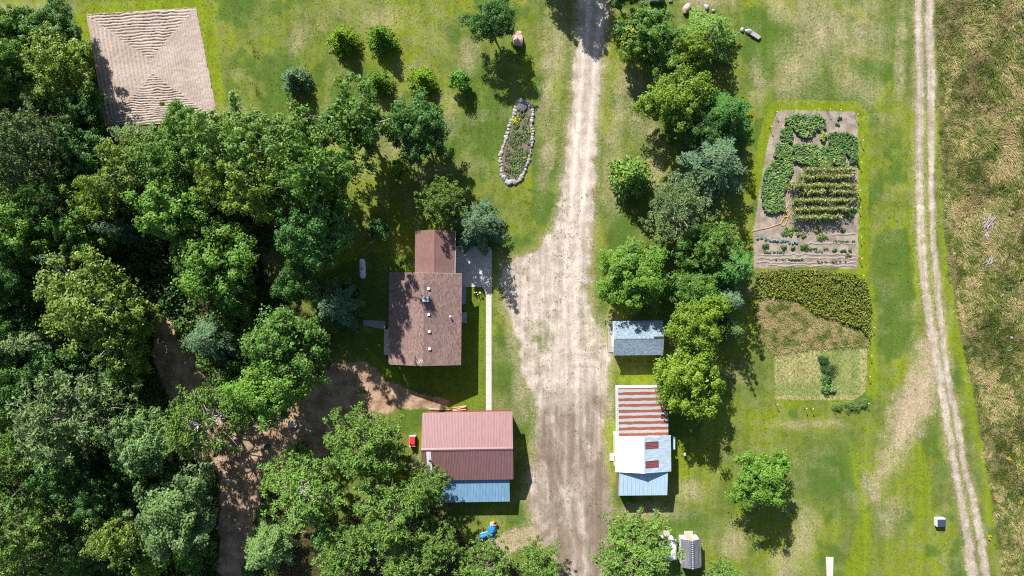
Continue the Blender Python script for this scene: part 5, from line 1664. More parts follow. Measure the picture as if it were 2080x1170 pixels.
# ------------------------------------------------------------------ flower bed with its ring of stones
BED = [(1053, 207), (1068, 207), (1081, 218), (1083, 235), (1078, 250), (1082, 268), (1081, 290), (1077, 305), (1074, 325), (1066, 345), (1056, 365), (1045, 372),
       (1030, 369), (1019, 355), (1018, 335), (1016, 315), (1022, 300), (1028, 285), (1031, 270), (1037, 250), (1045, 232), (1049, 218)]
bed = empty('flower_bed', P(1050, 290), 0, 'narrow tapering flower bed edged with grey stones on the lawn', 'flower bed')
bl = [(P(*p) - bed.location) for p in BED]
pl = [(p.x, p.y) for p in bl]; pl.reverse()
M_BEDSOIL = mat_plain('bed_soil', (0.16, 0.125, 0.09), 0.95, 0.1, 0.4, 4.0, bump=0.4)
MB().prism(pl, -0.08, 0.14).build('soil', M_BEDSOIL, bed)
per = []
for i in range(len(bl)):
    a, b = bl[i], bl[(i + 1) % len(bl)]
    n = max(1, round((b - a).length / 0.47))
    for j in range(n): per.append(a.lerp(b, j / n))
rs = random.Random(5)
for i, p in enumerate(per):
    o = link('stone', STONES[i % 6], bed)
    s = rs.uniform(0.24, 0.36) * (1.35 if rs.random() < 0.15 else 1)
    o.location = (p.x + rs.uniform(-.06, .06), p.y + rs.uniform(-.06, .06), 0.12)
    o.scale = (s * rs.uniform(.85, 1.25), s * rs.uniform(.85, 1.2), s * rs.uniform(.8, 1.2)); o.rotation_euler = (rs.uniform(-.2, .2), rs.uniform(-.2, .2), rs.uniform(0, 6.3))
for (x, y, s, z) in ((1079, 216, .5, .3), (1025, 362, .55, .25), (1036, 371, .6, .3), (1045, 369, .55, .3), (1028, 280, .45, .3)):
    o = link('stone', STONES[1 + int(x) % 5], bed); q = P(x, y) - bed.location
    o.location = (q.x, q.y, z * .5); o.scale = (s, s * .75, s * .8); o.rotation_euler = (0, 0, rs.uniform(0, 6))
me = rock_mesh('dark_boulder', 77, 0.7); me.materials.append(mat_plain('dark_rock', (0.17, 0.15, 0.16), 0.9, 0.15, 0.3, 2, bump=0.3))
o = link('dark_boulder', me, bed); q = P(1060, 219) - bed.location; o.location = (q.x, q.y, .25); o.scale = (.85, .75, .7)
# small wheel-like ornaments at its head
for x, y in ((1069, 209), (1057.5, 204.5)):
    o = MB().lathe([(0.0, 0), (.30, 0), (.32, .08), (.24, .10), (.10, .06), (0.02, .12)], (0, 0, 0), 14).build('stone_dish', M_ROCK_G, bed)
    q = P(x, y) - bed.location; o.location = (q.x, q.y, .28)

# plants of the bed
M_FLOWER_Y = mat_tint('yellow_flowers', [(0, (0.34, 0.30, 0.02)), (0.5, (0.62, 0.52, 0.02)), (1, (0.70, 0.66, 0.06))], 0.6, 0.2, 0.2)
M_CROP = mat_tint('vegetable_leaves', [(0, (0.032, 0.085, 0.016)), (0.5, (0.085, 0.175, 0.036)), (0.8, (0.16, 0.26, 0.07)), (1, (0.36, 0.38, 0.06))], 0.5, 0.4, 0.2)


def leaf_patch(name, mat, X, Y, z0, z1, L, W, tint, parent=None, up=1.0, spread=0.5):
    """Leaves scattered at photograph ground points X, Y between heights z0 and z1."""
    x, y = px_world(X, Y); n = len(x)
    z = RNG.uniform(z0, z1, n)
    lv = Leaves()
    lv.add(np.stack([x, y, z], -1), np.array([0, 0, up]) + RNG.normal(size=(n, 3)) * spread + np.array([-.1, .25, 0]), L * RNG.uniform(.7, 1.25, n), W * RNG.uniform(.7, 1.25, n), tint)
    return link(name, lv.mesh(name), parent, mat)


def poly_pts(n, poly, warp=2.0):
    xs = [p[0] for p in poly]; ys = [p[1] for p in poly]
    X = RNG.uniform(min(xs), max(xs), n); Y = RNG.uniform(min(ys), max(ys), n)
    w = (fbm(X / 5, Y / 5, 77, 3) - .5) * warp * 4
    k = sdf(X, Y, poly) < w
    return X[k], Y[k]


BEDIN = [(1053, 228), (1076, 228), (1077, 300), (1066, 340), (1050, 364), (1030, 362), (1022, 340), (1026, 308), (1040, 262)]
X, Y = poly_pts(3600, BEDIN, 1.0)
pat = fbm(X / 8, Y / 8, 90, 3)
k = pat > 0.40
tag(leaf_patch('bed_plants', M_CROP, X[k], Y[k], 0.18, 0.5, 0.22, 0.13, np.clip(pat[k] * 1.2 - 0.15 + RNG.uniform(-.2, .2, k.sum()), 0, 1)), 'mixed low green plants filling the stone-edged flower bed', 'plants', kind='stuff')


def round_plant(name, px, py, r, h, mat, n, tint, label, cat, group=None, L=0.2, W=0.12):
    """A domed plant of single leaves."""
    p = P(px, py)
    d = rand_dirs(n); d[:, 2] = np.abs(d[:, 2])
    k = max(3, int(5 * r / .5))
    a = RNG.uniform(0, 6.28, k); q = RNG.uniform(.25, .75, k) * r
    cen = np.stack([np.cos(a) * q, np.sin(a) * q * RNG.uniform(.6, 1.0), RNG.uniform(0, .25, k) * h], -1)
    sz = RNG.uniform(.30, .62, k); w = RNG.integers(0, k, n)
    c = cen[w] + d * np.array([r, r, h]) * sz[w][:, None] * (0.35 + 0.75 * RNG.random((n, 1)) ** .5)
    lv = Leaves(); lv.add(c, d + np.array([0, 0, .5]) + RNG.normal(size=(n, 3)) * .4, L * RNG.uniform(.7, 1.2, n), W * RNG.uniform(.7, 1.2, n), np.clip(tint + RNG.uniform(-.25, .25, n), 0, 1), d)
    o = link(name, lv.mesh(name), None, mat); o.location = (p.x, p.y, 0.04)
    return tag(o, label, cat, group)


round_plant('yellow_shrub', 1052, 246, 0.80, .7, M_FLOWER_Y, 420, .7, 'bright yellow shrub at the head of the flower bed', 'shrub')
round_plant('yellow_flower', 1075, 268, 0.32, .5, M_FLOWER_Y, 90, .6, 'small yellow clump at the far edge of the flower bed', 'flowers')
round_plant('yellow_flower', 1065, 322, 0.36, .5, M_FLOWER_Y, 110, .75, 'yellow-flowered clump low in the flower bed', 'flowers')

# ------------------------------------------------------------------ vegetable garden
PATCHES = [
    ('squash_vines', [(1592, 240), (1615, 233), (1640, 234), (1655, 233), (1674, 240), (1675, 262), (1655, 266), (1645, 280), (1624, 281), (1612, 262), (1595, 252)], 1500, .55, 'yellowish squash vines at the upper end of the vegetable garden'),
    ('squash_vines', [(1587, 262), (1600, 256), (1608, 270), (1606, 292), (1590, 292), (1582, 280)], 380, .42, 'small leafy patch beside the yellowish squash vines'),
    ('squash_vines', [(1664, 268), (1676, 270), (1672, 288), (1664, 284)], 130, .85, 'little yellow-green vine between the two squash patches'),
    ('squash_vines', [(1680, 272), (1712, 269), (1738, 278), (1741, 300), (1740, 333), (1728, 330), (1718, 312), (1700, 305), (1684, 296)], 1500, .42, 'dark leafed vines in the garden corner nearest the field track'),
    ('squash_vines', [(1606, 294), (1640, 293), (1670, 300), (1690, 298), (1716, 314), (1712, 332), (1720, 336), (1660, 338), (1628, 336), (1612, 326)], 2200, .48, 'broad mass of squash vines directly above the corn'),
    ('squash_vines', [(1576, 292), (1596, 290), (1608, 300), (1608, 326), (1590, 326), (1570, 318)], 700, .6, 'squash vines with yellowing leaves at the row side of the garden'),
    ('squash_vines', [(1568, 326), (1590, 326), (1608, 330), (1608, 345), (1596, 372), (1590, 398), (1592, 430), (1562, 434), (1550, 428), (1545, 400), (1552, 350)], 2500, .5, 'long patch of squash vines beside the yellow hose'),
]
for nm, poly, n, tn, lab in PATCHES:
    X, Y = poly_pts(int(n * 1.9), poly, 2.6)
    yl = sstep(.52, .68, fbm(X / 9, Y / 9, int(poly[0][0]), 3))
    o = leaf_patch(nm, M_CROP, X, Y, 0.14, 0.62, 0.30, 0.27, np.clip(tn + RNG.uniform(-.28, .22, len(X)) + .30 * yl * (tn > .45), 0, 1), None, 1.0, .33)
    tag(o, lab, 'squash plants', 'squash patches of the vegetable garden')

M_CORN = mat_tint('corn', [(0, (0.075, 0.15, 0.026)), (0.5, (0.17, 0.25, 0.06)), (0.8, (0.32, 0.31, 0.10)), (1, (0.56, 0.49, 0.24))], .55, .3, .25)


def corn_row(xa, xb, y, label, tall=1.7):
    p = P((xa + xb) / 2, y)
    half = (xb - xa) / 2 * M_PX
    lv = Leaves()
    n = int(half * 2 / .17)
    for i in range(n):
        x0 = -half + (i + .5) * 2 * half / n; y0 = RNG.normal() * .10
        H = tall * RNG.uniform(.8, 1.1)
        m = 11
        z = RNG.uniform(.25, .95, m) * H
        a = RNG.uniform(0, 6.28, m)
        l = RNG.uniform(.45, .72, m) * (1.1 - .5 * z / H)
        for seg in (0, 1):
            rr = l * (.32 + .45 * seg)
            c = np.stack([x0 + np.cos(a) * rr, y0 + np.sin(a) * rr, z + (.10 - .12 * seg)], -1)
            ax = np.stack([np.cos(a), np.sin(a), np.full(m, .45 - 1.1 * seg)], -1)
            lv.add(c, np.stack([-np.cos(a) * .3, -np.sin(a) * .3, np.ones(m)], -1), l * .78, .15, np.clip(.25 + .35 * z / H + RNG.uniform(-.12, .15, m), 0, 1), ax)
        k = 4
        c = np.stack([x0 + RNG.normal(size=k) * .08, y0 + RNG.normal(size=k) * .08, np.full(k, H * 1.02) + RNG.uniform(0, .18, k)], -1)
        lv.add(c, rand_dirs(k) + np.array([0, 0, .5]), .34, .10, RNG.uniform(.85, 1, k), rand_dirs(k) * .6 + np.array([0, 0, .7]))
        lv.add(np.array([[x0, y0, H * .5]]), np.array([[1., .2, 0]]), H, .05, .3, np.array([[0, 0, 1.]]))
    o = link('corn_row', lv.mesh('corn_row'), None, M_CORN); o.location = (p.x, p.y, 0)
    tag(o, label, 'corn', 'rows of corn in the vegetable garden')


for a, b, y, lab in [(1629, 1729, 347, 'topmost corn row, touching the squash vines'), (1618, 1722, 361, 'second corn row from the squash vines, unbroken'),
                     (1596, 1680, 379, 'third corn row, longer piece reaching towards the drive'), (1685, 1732, 379, 'third corn row, short piece beyond its gap'),
                     (1624, 1664, 391, 'fourth corn row, short piece near the hose'), (1679, 1735, 392, 'fourth corn row, piece beyond its gap'),
                     (1606, 1728, 408, 'fifth corn row, long and unbroken, level with the hose loop'), (1607, 1688, 426, 'sixth corn row, longer piece beside the hose'),
                     (1690, 1720, 425, 'sixth corn row, shortest piece towards the track'), (1608, 1701, 442, 'lowest corn row, above the bare soil')]:
    corn_row(a, b, y, lab)

ROUND = [('lettuce', 1602, 465, .62, .5, .75), ('lettuce', 1614, 462, .55, .45, .7), ('lettuce', 1592, 473, .60, .45, .65), ('lettuce', 1606, 477, .45, .4, .7), ('lettuce', 1621, 476, .40, .4, .72), ('lettuce', 1632, 478, .48, .42, .72),
         ('lettuce', 1659, 466, .72, .5, .8), ('lettuce', 1667, 481, .74, .5, .72), ('lettuce', 1680, 483, .38, .35, .7), ('lettuce', 1712, 467, .42, .4, .62),
         ('bean_bush', 1556, 501, .62, .7, .4), ('bean_bush', 1592, 503, .55, .7, .6), ('bean_bush', 1610, 503, .42, .7, .55), ('bean_bush', 1638, 503, .78, .6, .5), ('bean_bush', 1630, 502, .5, .5, .5),
         ('bean_bush', 1696, 508, .42, .4, .5), ('bean_bush', 1708, 509, .32, .4, .45), ('bean_bush', 1717, 509, .30, .4, .45), ('bean_bush', 1727, 509, .36, .4, .45), ('carrot_tops', 1722, 520, .55, .25, .62),
         ('tomato_plant', 1724, 437, .7, .7, .55), ('tomato_plant', 1734, 428, .5, .6, .5), ('carrot_tops', 1704, 241, .45, .4, .5), ('carrot_tops', 1701, 252, .42, .35, .5)]
WHERE = {(1602, 465): 'largest lettuce of the cluster near the hose', (1614, 462): 'lettuce at the upper end of the cluster near the hose', (1592, 473): 'lettuce nearest the hose end', (1606, 477): 'lettuce directly above the blue cabbages',
         (1621, 476): 'smaller lettuce of the pair below the corn', (1632, 478): 'last lettuce of the cluster towards the track', (1659, 466): 'bright lettuce alone under the lowest corn row', (1667, 481): 'wide lettuce below the bright lone one',
         (1680, 483): 'little lettuce touching the wide one', (1712, 467): 'isolated lettuce nearest the track',
         (1556, 501): 'bean bush shaded by the row of trees', (1592, 503): 'yellowing bean bush under the blue cabbages', (1610, 503): 'slim bean bush with a long shadow', (1638, 503): 'largest feathery bush on the bare soil', (1630, 502): 'smaller bush merged with the largest feathery one',
         (1696, 508): 'first bush of the short row near the garden edge', (1708, 509): 'second bush of the short row near the garden edge', (1717, 509): 'third bush of the short row near the garden edge', (1727, 509): 'last bush of the short row, at the garden edge',
         (1722, 520): 'thin pale tops below the short row of bushes', (1724, 437): 'tomato plant at the end of the lowest corn', (1734, 428): 'tomato plant against the garden edge by the corn', (1704, 241): 'feathery green tops in the upper bare soil', (1701, 252): 'feathery tops just below others in the upper bare soil'}
for nm, x, y, r, h, tn in ROUND:
    round_plant(nm, x, y, r, h, M_CROP, int(240 * r / .5), tn, WHERE[(x, y)], 'vegetable', 'vegetables on the bare garden soil', .17, .13)
M_CABB = mat_tint('cabbage_leaves', [(0, (0.07, 0.13, 0.12)), (1, (0.24, 0.33, 0.33))], .45, .4)
ORD = 'first second third fourth fifth sixth seventh eighth ninth tenth last'.split()
CAB = [(1538, 483), (1546, 484), (1554, 486), (1562, 487), (1570, 488), (1578, 488), (1586, 489), (1594, 490), (1602, 491), (1610, 492), (1617, 492)]
for i, (x, y) in enumerate(CAB):
    round_plant('cabbage', x, y, .34, .32, M_CABB, 70, .3 if i < 3 else .65, ORD[i] + ' blue-green cabbage in the row, counted from the trees', 'vegetable', 'blue cabbages in a row', .26, .2)

# furrow ridges of the lower garden soil
t = NT('garden_ridge_soil'); o_ = t.obj()
t.bump(t.noise(o_, 5, 4, .7), .6, .05)
M_GSOIL = t.done(t.scale_col(t.mix(t.noise(o_, .7, 3), (0.235, .195, .168), (0.315, .268, .236)), t.lerp(t.noise(o_, 6, 4, .7), .7, 1.3)), .95, .1)
ridges = []
for y, xa, xb in ((494, 1640, 1738), (517, 1540, 1738), (525, 1540, 1738), (533, 1535, 1740), (540, 1560, 1740), (476, 1690, 1738)):
    n = int((xb - xa) / 1.6); m = 5
    X = np.linspace(xa, xb, n); rows = []
    for j, (off, z) in enumerate(((-.2, -.02), (-.10, .05), (0, .08), (.10, .05), (.2, -.02))):
        w = (fbm(X / 9, X * 0 + y, 3, 3) - .5) * .5
        x, yy = px_world(X, np.full(n, float(y)))
        zz = np.where(z > 0, z * (.55 + .9 * fbm(X / 3, X * 0 + y + j, 4, 2)), z)
        rows.append(np.stack([x, yy + off + w, zz], -1))
    ridges.append(np.stack(rows))
vs, fs, b = [], [], 0
for r in ridges:
    m, n, _ = r.shape
    idx = np.arange(m * n).reshape(m, n) + b
    fs.append(np.stack([idx[:-1, :-1], idx[:-1, 1:], idx[1:, 1:], idx[1:, :-1]], -1).reshape(-1, 4)); vs.append(r.reshape(-1, 3)); b += m * n
tag(link('soil_ridges', np_mesh('soil_ridges', np.concatenate(vs), np.concatenate(fs), smooth=True), None, M_GSOIL), kind='structure')

# rows of seedlings
SX, SY = [], []
for xa, xb, y0 in ((1650, 1682, 505), (1572, 1632, 527), (1658, 1722, 531), (1548, 1600, 512), (1655, 1676, 511), (1690, 1736, 490)):
    k = int((xb - xa) * 5); SX.append(RNG.uniform(xa, xb, k)); SY.append(y0 + RNG.normal(size=k) * .9)
SX, SY = np.concatenate(SX), np.concatenate(SY)
k = fbm(SX / 4, SY / 4, 19, 2) > .45
tag(leaf_patch('seedlings', M_CROP, SX[k], SY[k], .05, .28, .15, .11, RNG.uniform(.1, .6, k.sum())), 'sparse rows of seedlings in the lower garden soil', 'seedlings', kind='stuff')

# hose
M_HOSE = mat_plain('yellow_hose', (0.62, 0.40, 0.09), .5, .4, .1)
hp = [(1526, 470), (1545, 465), (1560, 462), (1575, 457), (1585, 453), (1590, 446), (1594, 440), (1599, 441), (1597, 452), (1591, 458), (1586, 455), (1589, 446), (1593, 434), (1600, 428), (1603, 436), (1598, 441),
      (1594, 434), (1595, 425), (1600, 418), (1601, 408), (1598, 400), (1596, 396), (1591, 397), (1590, 402), (1593, 412), (1598, 424), (1602, 432), (1602, 438), (1597, 440), (1592, 438), (1592, 428)]
hw = [P(x, y, 0.03 + .02 * (i % 3)) for i, (x, y) in enumerate(hp)]
sm = []
for i in range(len(hw) - 1):
    p0, p1, p2, p3 = hw[max(i - 1, 0)], hw[i], hw[i + 1], hw[min(i + 2, len(hw) - 1)]
    for s in range(5):
        u = s / 5
        sm.append(0.5 * ((2 * p1) + (p2 - p0) * u + (2 * p0 - 5 * p1 + 4 * p2 - p3) * u * u + (3 * p1 - p0 - 3 * p2 + p3) * u ** 3))
sm = [Vector((p.x, p.y, max(p.z, .13))) for p in sm]
tag(MB().tube(sm, 0.035, 6).build('garden_hose', M_HOSE, None, True), 'yellow garden hose lying in loops beside the corn', 'hose')

# electric fence posts with yellow caps around the garden
M_CAP = mat_plain('yellow_cap', (0.62, 0.55, 0.12), .5, .4, .05)
fp = [(1579, 227, 'at the tree-side top corner of the garden'), (1618, 224, 'first along the garden top edge'), (1664, 222, 'second along the garden top edge'), (1687, 222, 'third along the garden top edge'), (1709, 223, 'last along the garden top edge'),
      (1743, 232, 'at the top corner nearest the track'), (1754, 285, 'beside the dark leafed corner vines'), (1750, 330, 'level with the top of the corn'), (1748, 387, 'level with the middle of the corn'), (1748, 421, 'level with the lower corn rows'),
      (1750, 482, 'beside the bare garden soil'), (1751, 525, 'at the bottom corner of the garden'), (1755, 560, 'beside the dark crop'), (1776, 665, 'beside the dry grass plot'), (1771, 723, 'at the top of the mown squares'),
      (1768, 765, 'at the middle of the mown squares'), (1765, 820, 'beside the ferny clump'), (1580, 822, 'at the mown square corner under the trees'), (1639, 830, 'first below the mown squares'), (1652, 831, 'second below the mown squares'), (1568, 257, 'by the trees, beside the squash vines')]
proto = None
for x, y, lab in fp:
    if proto is None:
        root = empty('fence_post', (0, 0, 0))
        mb = MB(); mb.tube([(0, 0, -.1), (0, 0, 1.0)], .03, 6); mb.build('post', M_DARK, root)
        mb = MB(); mb.lathe([(.04, 0), (.10, .02), (.10, .12), (.04, .16)], (0, 0, 1.0), 8); mb.build('cap', M_CAP, root)
        proto = root; r = root
    else:
        r = proto.copy(); COL.objects.link(r)
        for ch in list(proto.children):
            d = ch.copy(); COL.objects.link(d); d.parent = r
    r.location = (*P(x, y, 1.1)[:2], 0)
    tag(r, 'yellow-capped fence post ' + lab, 'fence post', 'fence posts around the garden')

# crop block and dry grass under the garden
CROP = [(1534, 552), (1590, 545), (1650, 547), (1735, 556), (1758, 572), (1768, 620), (1764, 690), (1748, 668), (1700, 650), (1660, 640), (1620, 610), (1560, 602), (1530, 605)]
X, Y = poly_pts(24000, CROP, 1.5)
rowp = 2.2 * (fbm(X / 3.2, Y / 3.2, 18, 3) - .5)
h = .45 + .22 * fbm(X / 4, Y / 4, 8, 3) + .08 * rowp
kk = RNG.random(len(X)) < .55 + .3 * rowp
X, Y, h = X[kk], Y[kk], h[kk]
x, y = px_world(X, Y)
M_BEAN = mat_tint('bean_crop', [(0, (0.035, 0.062, 0.010)), (.5, (0.12, 0.155, 0.018)), (.8, (0.23, 0.24, 0.026)), (1, (0.33, 0.29, 0.06))], .6, .3, .2)
lv = Leaves(); n = len(X)
z = h * RNG.uniform(.35, 1.25, n)
lv.add(np.stack([x, y, z], -1), np.array([-.15, .35, 1]) + RNG.normal(size=(n, 3)) * .55, .26 * RNG.uniform(.7, 1.3, n), .2, np.clip(.15 + .55 * z / .8 + RNG.uniform(-.2, .25, n), 0, 1))
tag(link('bean_crop', lv.mesh('bean_crop'), None, M_BEAN), 'dense dark yellow-green bean crop below the vegetable garden', 'crop', kind='stuff')


# ------------------------------------------------------------------ grasses
def grass_tufts(name, X, Y, blades, length, width, lean, mat, tint, label, cat, lean_dir=None, z0=0.0, rise=.75, scat=1.0, clump=.10):
    """Arching blades in tufts at photograph ground points."""
    x, y = px_world(X, Y); n = len(x)
    N = n * blades
    bx = np.repeat(x, blades) + RNG.normal(size=N) * clump; by = np.repeat(y, blades) + RNG.normal(size=N) * clump
    l = np.repeat(np.broadcast_to(length, (n,)), blades) * RNG.uniform(.6, 1.2, N)
    d = RNG.normal(size=(N, 3)) * .55
    if lean_dir is not None: d = d * scat + np.repeat(lean_dir, blades, 0) * lean
    d[:, 2] = np.abs(d[:, 2]) * .4 + rise
    d = unit(d)
    t = unit(np.cross(d, np.array([0, 0, 1.0]) + rand_dirs(N) * .35)) * width * .5
    base = np.stack([bx, by, np.full(N, z0)], -1)
    mid = base + d * (l * .55)[:, None]
    tip = base + d * l[:, None]; tip[:, :2] += d[:, :2] * (l * .35)[:, None]; tip[:, 2] -= l * .12
    v = np.stack([base - t * .6, base + t * .6, mid + t, tip, mid - t], 1).reshape(-1, 3)
    i = np.arange(N) * 5
    f = np.stack([i, i + 1, i + 2, i + 4], -1); f2 = np.stack([i + 4, i + 2, i + 3, i + 3], -1)
    # two quads per blade; the tip quad is degenerate-free by using a tiny offset vertex
    v2 = np.concatenate([v, (tip + t * .15)]).astype(np.float32)
    f2[:, 3] = i + 3; f2[:, 2] = len(v) + np.arange(N)
    tt = np.clip(np.repeat(tint, blades) + RNG.uniform(-.14, .14, N), 0, 1)
    me = np_mesh(name, v2, np.concatenate([f, f2]), {'tint': ('FLOAT', 'FACE', np.concatenate([tt, np.clip(tt + .08, 0, 1)]))})
    o = link(name, me, None, mat)
    return tag(o, label, cat, kind='stuff')


M_MEADOW = mat_tint('meadow_grass', [(0, (0.055, 0.095, 0.018)), (.3, (0.14, 0.175, 0.036)), (.55, (0.27, 0.25, 0.085)), (.8, (0.46, 0.39, 0.20)), (1, (0.34, 0.21, 0.12))], .8, .15, .2)
n = 44000
X = RNG.uniform(1900, 2110, n); Y = RNG.uniform(-40, 1210, n)
xm = np.interp(Y, [p[1] for p in MEADOW_L], [p[0] for p in MEADOW_L])
dist = X - xm
dens = fbm(X / 14, Y / 14, 61, 4)
dist = dist + 26 * (fbm(X / 18, Y / 30, 67, 3) - .5)
k = (dist > 2) & (dens > .36) & (RNG.random(n) < np.clip(.35 + dist / 90, 0, 1)) & ~((np.abs(X - (2008 + (Y - 90) * .22)) < 6) & (Y > 88) & (Y < 138))
X, Y, dist, dens = X[k], Y[k], dist[k], dens[k]
tone = fbm(X / 38, Y / 38, 62, 3)
red = sstep(.55, .7, fbm(X / 30, Y / 42, 63, 3)) * sstep(220, 380, Y)
low = sstep(60, 10, dist)
th = 6.3 * fbm(X / 55, Y / 55, 64, 2) + 2.2 * fbm(X / 12, Y / 12, 65, 2)
ld = np.stack([np.cos(th), np.sin(th), np.zeros(len(X))], -1) * .9
mott = fbm(X / 7, Y / 7, 66, 3)
grass_tufts('meadow_grass', X, Y, 8, .74 * (.5 + 1.0 * dens) * (1 - .6 * low), .075, 1.0, M_MEADOW, np.clip(.09 + 1.0 * (tone - .2) + 1.2 * (mott - .5) + .16 * red + RNG.normal(size=len(X)) * .12, 0, .97), 'tall rough tawny grass in the meadow beyond the field track', 'grass', ld, 0.0, .42, .62, .16)

# dry grass corner under the bean crop
DRY = [(1545, 604), (1600, 606), (1650, 640), (1700, 652), (1760, 690), (1760, 700), (1660, 704), (1570, 716), (1545, 690), (1535, 640)]
X, Y = poly_pts(5200, DRY, 2)
tn = fbm(X / 12, Y / 12, 71, 3)
grass_tufts('dry_grass', X, Y, 7, .55, .05, .7, M_MEADOW, np.clip(.40 + (tn - .5) * 1.4 + .14, 0, 1), 'dry tawny grass between bean crop and mown squares', 'grass', np.tile([.5, -.6, 0], (len(X), 1)), 0.0, .45)

# weeds and undergrowth on the woodland floor
n = 11000
X = RNG.uniform(-60, 760, n); Y = RNG.uniform(40, 1230, n)
m = ground_masks(X, Y)
k = (m['forest'] > .6) & (m['dirt'] < .25) & (fbm(X / 26, Y / 26, 81, 3) > .44) & (X < 560)
X, Y = X[k], Y[k]
x, y = px_world(X, Y)
per = 14
c = np.stack([np.repeat(x, per) + RNG.normal(size=len(x) * per) * .35, np.repeat(y, per) + RNG.normal(size=len(x) * per) * .35, RNG.uniform(.15, 1.5, len(x) * per) * np.repeat(fbm(X / 15, Y / 15, 82, 2) + .3, per)], -1)
lv = Leaves(); lv.add(c, np.array([0, 0, .9]) + RNG.normal(size=c.shape) * .5, .34, .26, np.clip(np.repeat(fbm(X / 30, Y / 30, 83, 2), per) * 1.3 - .3 + RNG.uniform(-.2, .2, len(c)), 0, 1))
M_UNDER = mat_tint('undergrowth_leaves', [(0, (0.034, 0.095, 0.016)), (.5, (0.070, 0.165, 0.022)), (1, (0.15, 0.225, 0.022))], .55, .35, .25)
tag(link('undergrowth', lv.mesh('undergrowth'), None, M_UNDER), 'low green undergrowth covering the floor of the woods', 'undergrowth', kind='stuff')

# taller brush between the trunks
n = 2600
X = RNG.uniform(-60, 640, n); Y = RNG.uniform(60, 1230, n)
m = ground_masks(X, Y)
k = (m['forest'] > .85) & (m['dirt'] < .05) & (X < 520)
X, Y = X[k], Y[k]
x, y = px_world(X, Y)
per = 46
hh = np.repeat(RNG.uniform(1.2, 4.2, len(x)), per)
d = rand_dirs(len(hh)); d[:, 2] = np.abs(d[:, 2])
rad = np.repeat(RNG.uniform(.8, 1.6, len(x)), per) * (.5 + .5 * RNG.random(len(hh)) ** .5)
c = np.stack([np.repeat(x, per) + d[:, 0] * rad, np.repeat(y, per) + d[:, 1] * rad, hh * (.45 + .55 * d[:, 2])], -1)
lv = Leaves(); lv.add(c, d * .7 + np.array([0, 0, .6]) + RNG.normal(size=c.shape) * .35, .40, .30, np.clip(np.repeat(fbm(X / 22, Y / 22, 84, 2), per) * 1.5 - .3 + RNG.uniform(-.25, .25, len(c)), 0, 1))
tag(link('brush', lv.mesh('brush'), None, M_UNDER), 'leafy brush filling the gaps between the woodland trees', 'undergrowth', kind='stuff')

# short lawn grass gives the turf its nap
n = 52000
X = RNG.uniform(150, 1990, n); Y = RNG.uniform(-30, 1200, n)
m = ground_masks(X, Y)
bad = np.maximum.reduce([m['gravel'] * 1.6, m['rut'], m['dirt'], m['forest'], m['garden'], m['meadow'], pmask(X, Y, PLOT, 3)])
inb = np.zeros(n, bool)
for (a, b, cc, d) in ((782, 946, 550, 745), (838, 1002, 462, 606), (850, 1048, 830, 1024), (1232, 1350, 645, 726), (1234, 1366, 778, 1010), (1338, 1430, 1076, 1158), (984, 1002, 500, 840), (736, 792, 645, 725), (1528, 1762, 545, 700)):
    inb |= (X > a) & (X < b) & (Y > cc) & (Y < d)
bedm = pmask(X, Y, BED, 2)
k = (bad < .35) & ~inb & (bedm < .3) & (m['straw'] < .75 + .3 * RNG.random(n))
X, Y = X[k], Y[k]
st, lu, gr = m['straw'][k], m['lush'][k], m['green'][k]
big = fbm(X / 90, Y / 90, 21, 3)
tn = np.clip(.36 + .30 * (big - .5) + .40 * st * (RNG.random(len(X)) < .8) - .22 * gr + .14 * lu * (1 - st), 0, 1)
tn = np.maximum(np.where(lu > .45, .42, tn), .26)
M_LAWN = mat_tint('lawn_blades', [(0, (0.07, 0.125, 0.018)), (.3, (0.135, 0.185, 0.024)), (.5, (0.19, 0.235, 0.012)), (.75, (0.30, 0.245, 0.12)), (1, (0.46, 0.37, 0.24))], .8, .15, .25)
grass_tufts('lawn_grass', X, Y, 4, .12 + .05 * RNG.random(len(X)), .05, .4, M_LAWN, tn, 'short mown grass of the lawns', 'grass', np.tile([.6, .3, 0], (len(X), 1)), 0.0, .26)

# weeds thinly scattered on the gravel
n = 2600
X = RNG.uniform(1010, 1245, n); Y = RNG.uniform(380, 1180, n)
m = ground_masks(X, Y)
k = (m['gravel'] > .5) & (fbm(X / 18, Y / 18, 95, 3) > .53)
X, Y = X[k], Y[k]
grass_tufts('gravel_weeds', X, Y, 6, .14, .05, .2, M_MEADOW, np.clip(fbm(X / 9, Y / 9, 96, 2) * .9, 0, 1), 'sparse weeds growing through the gravel drive', 'weeds', np.zeros((len(X), 3)))

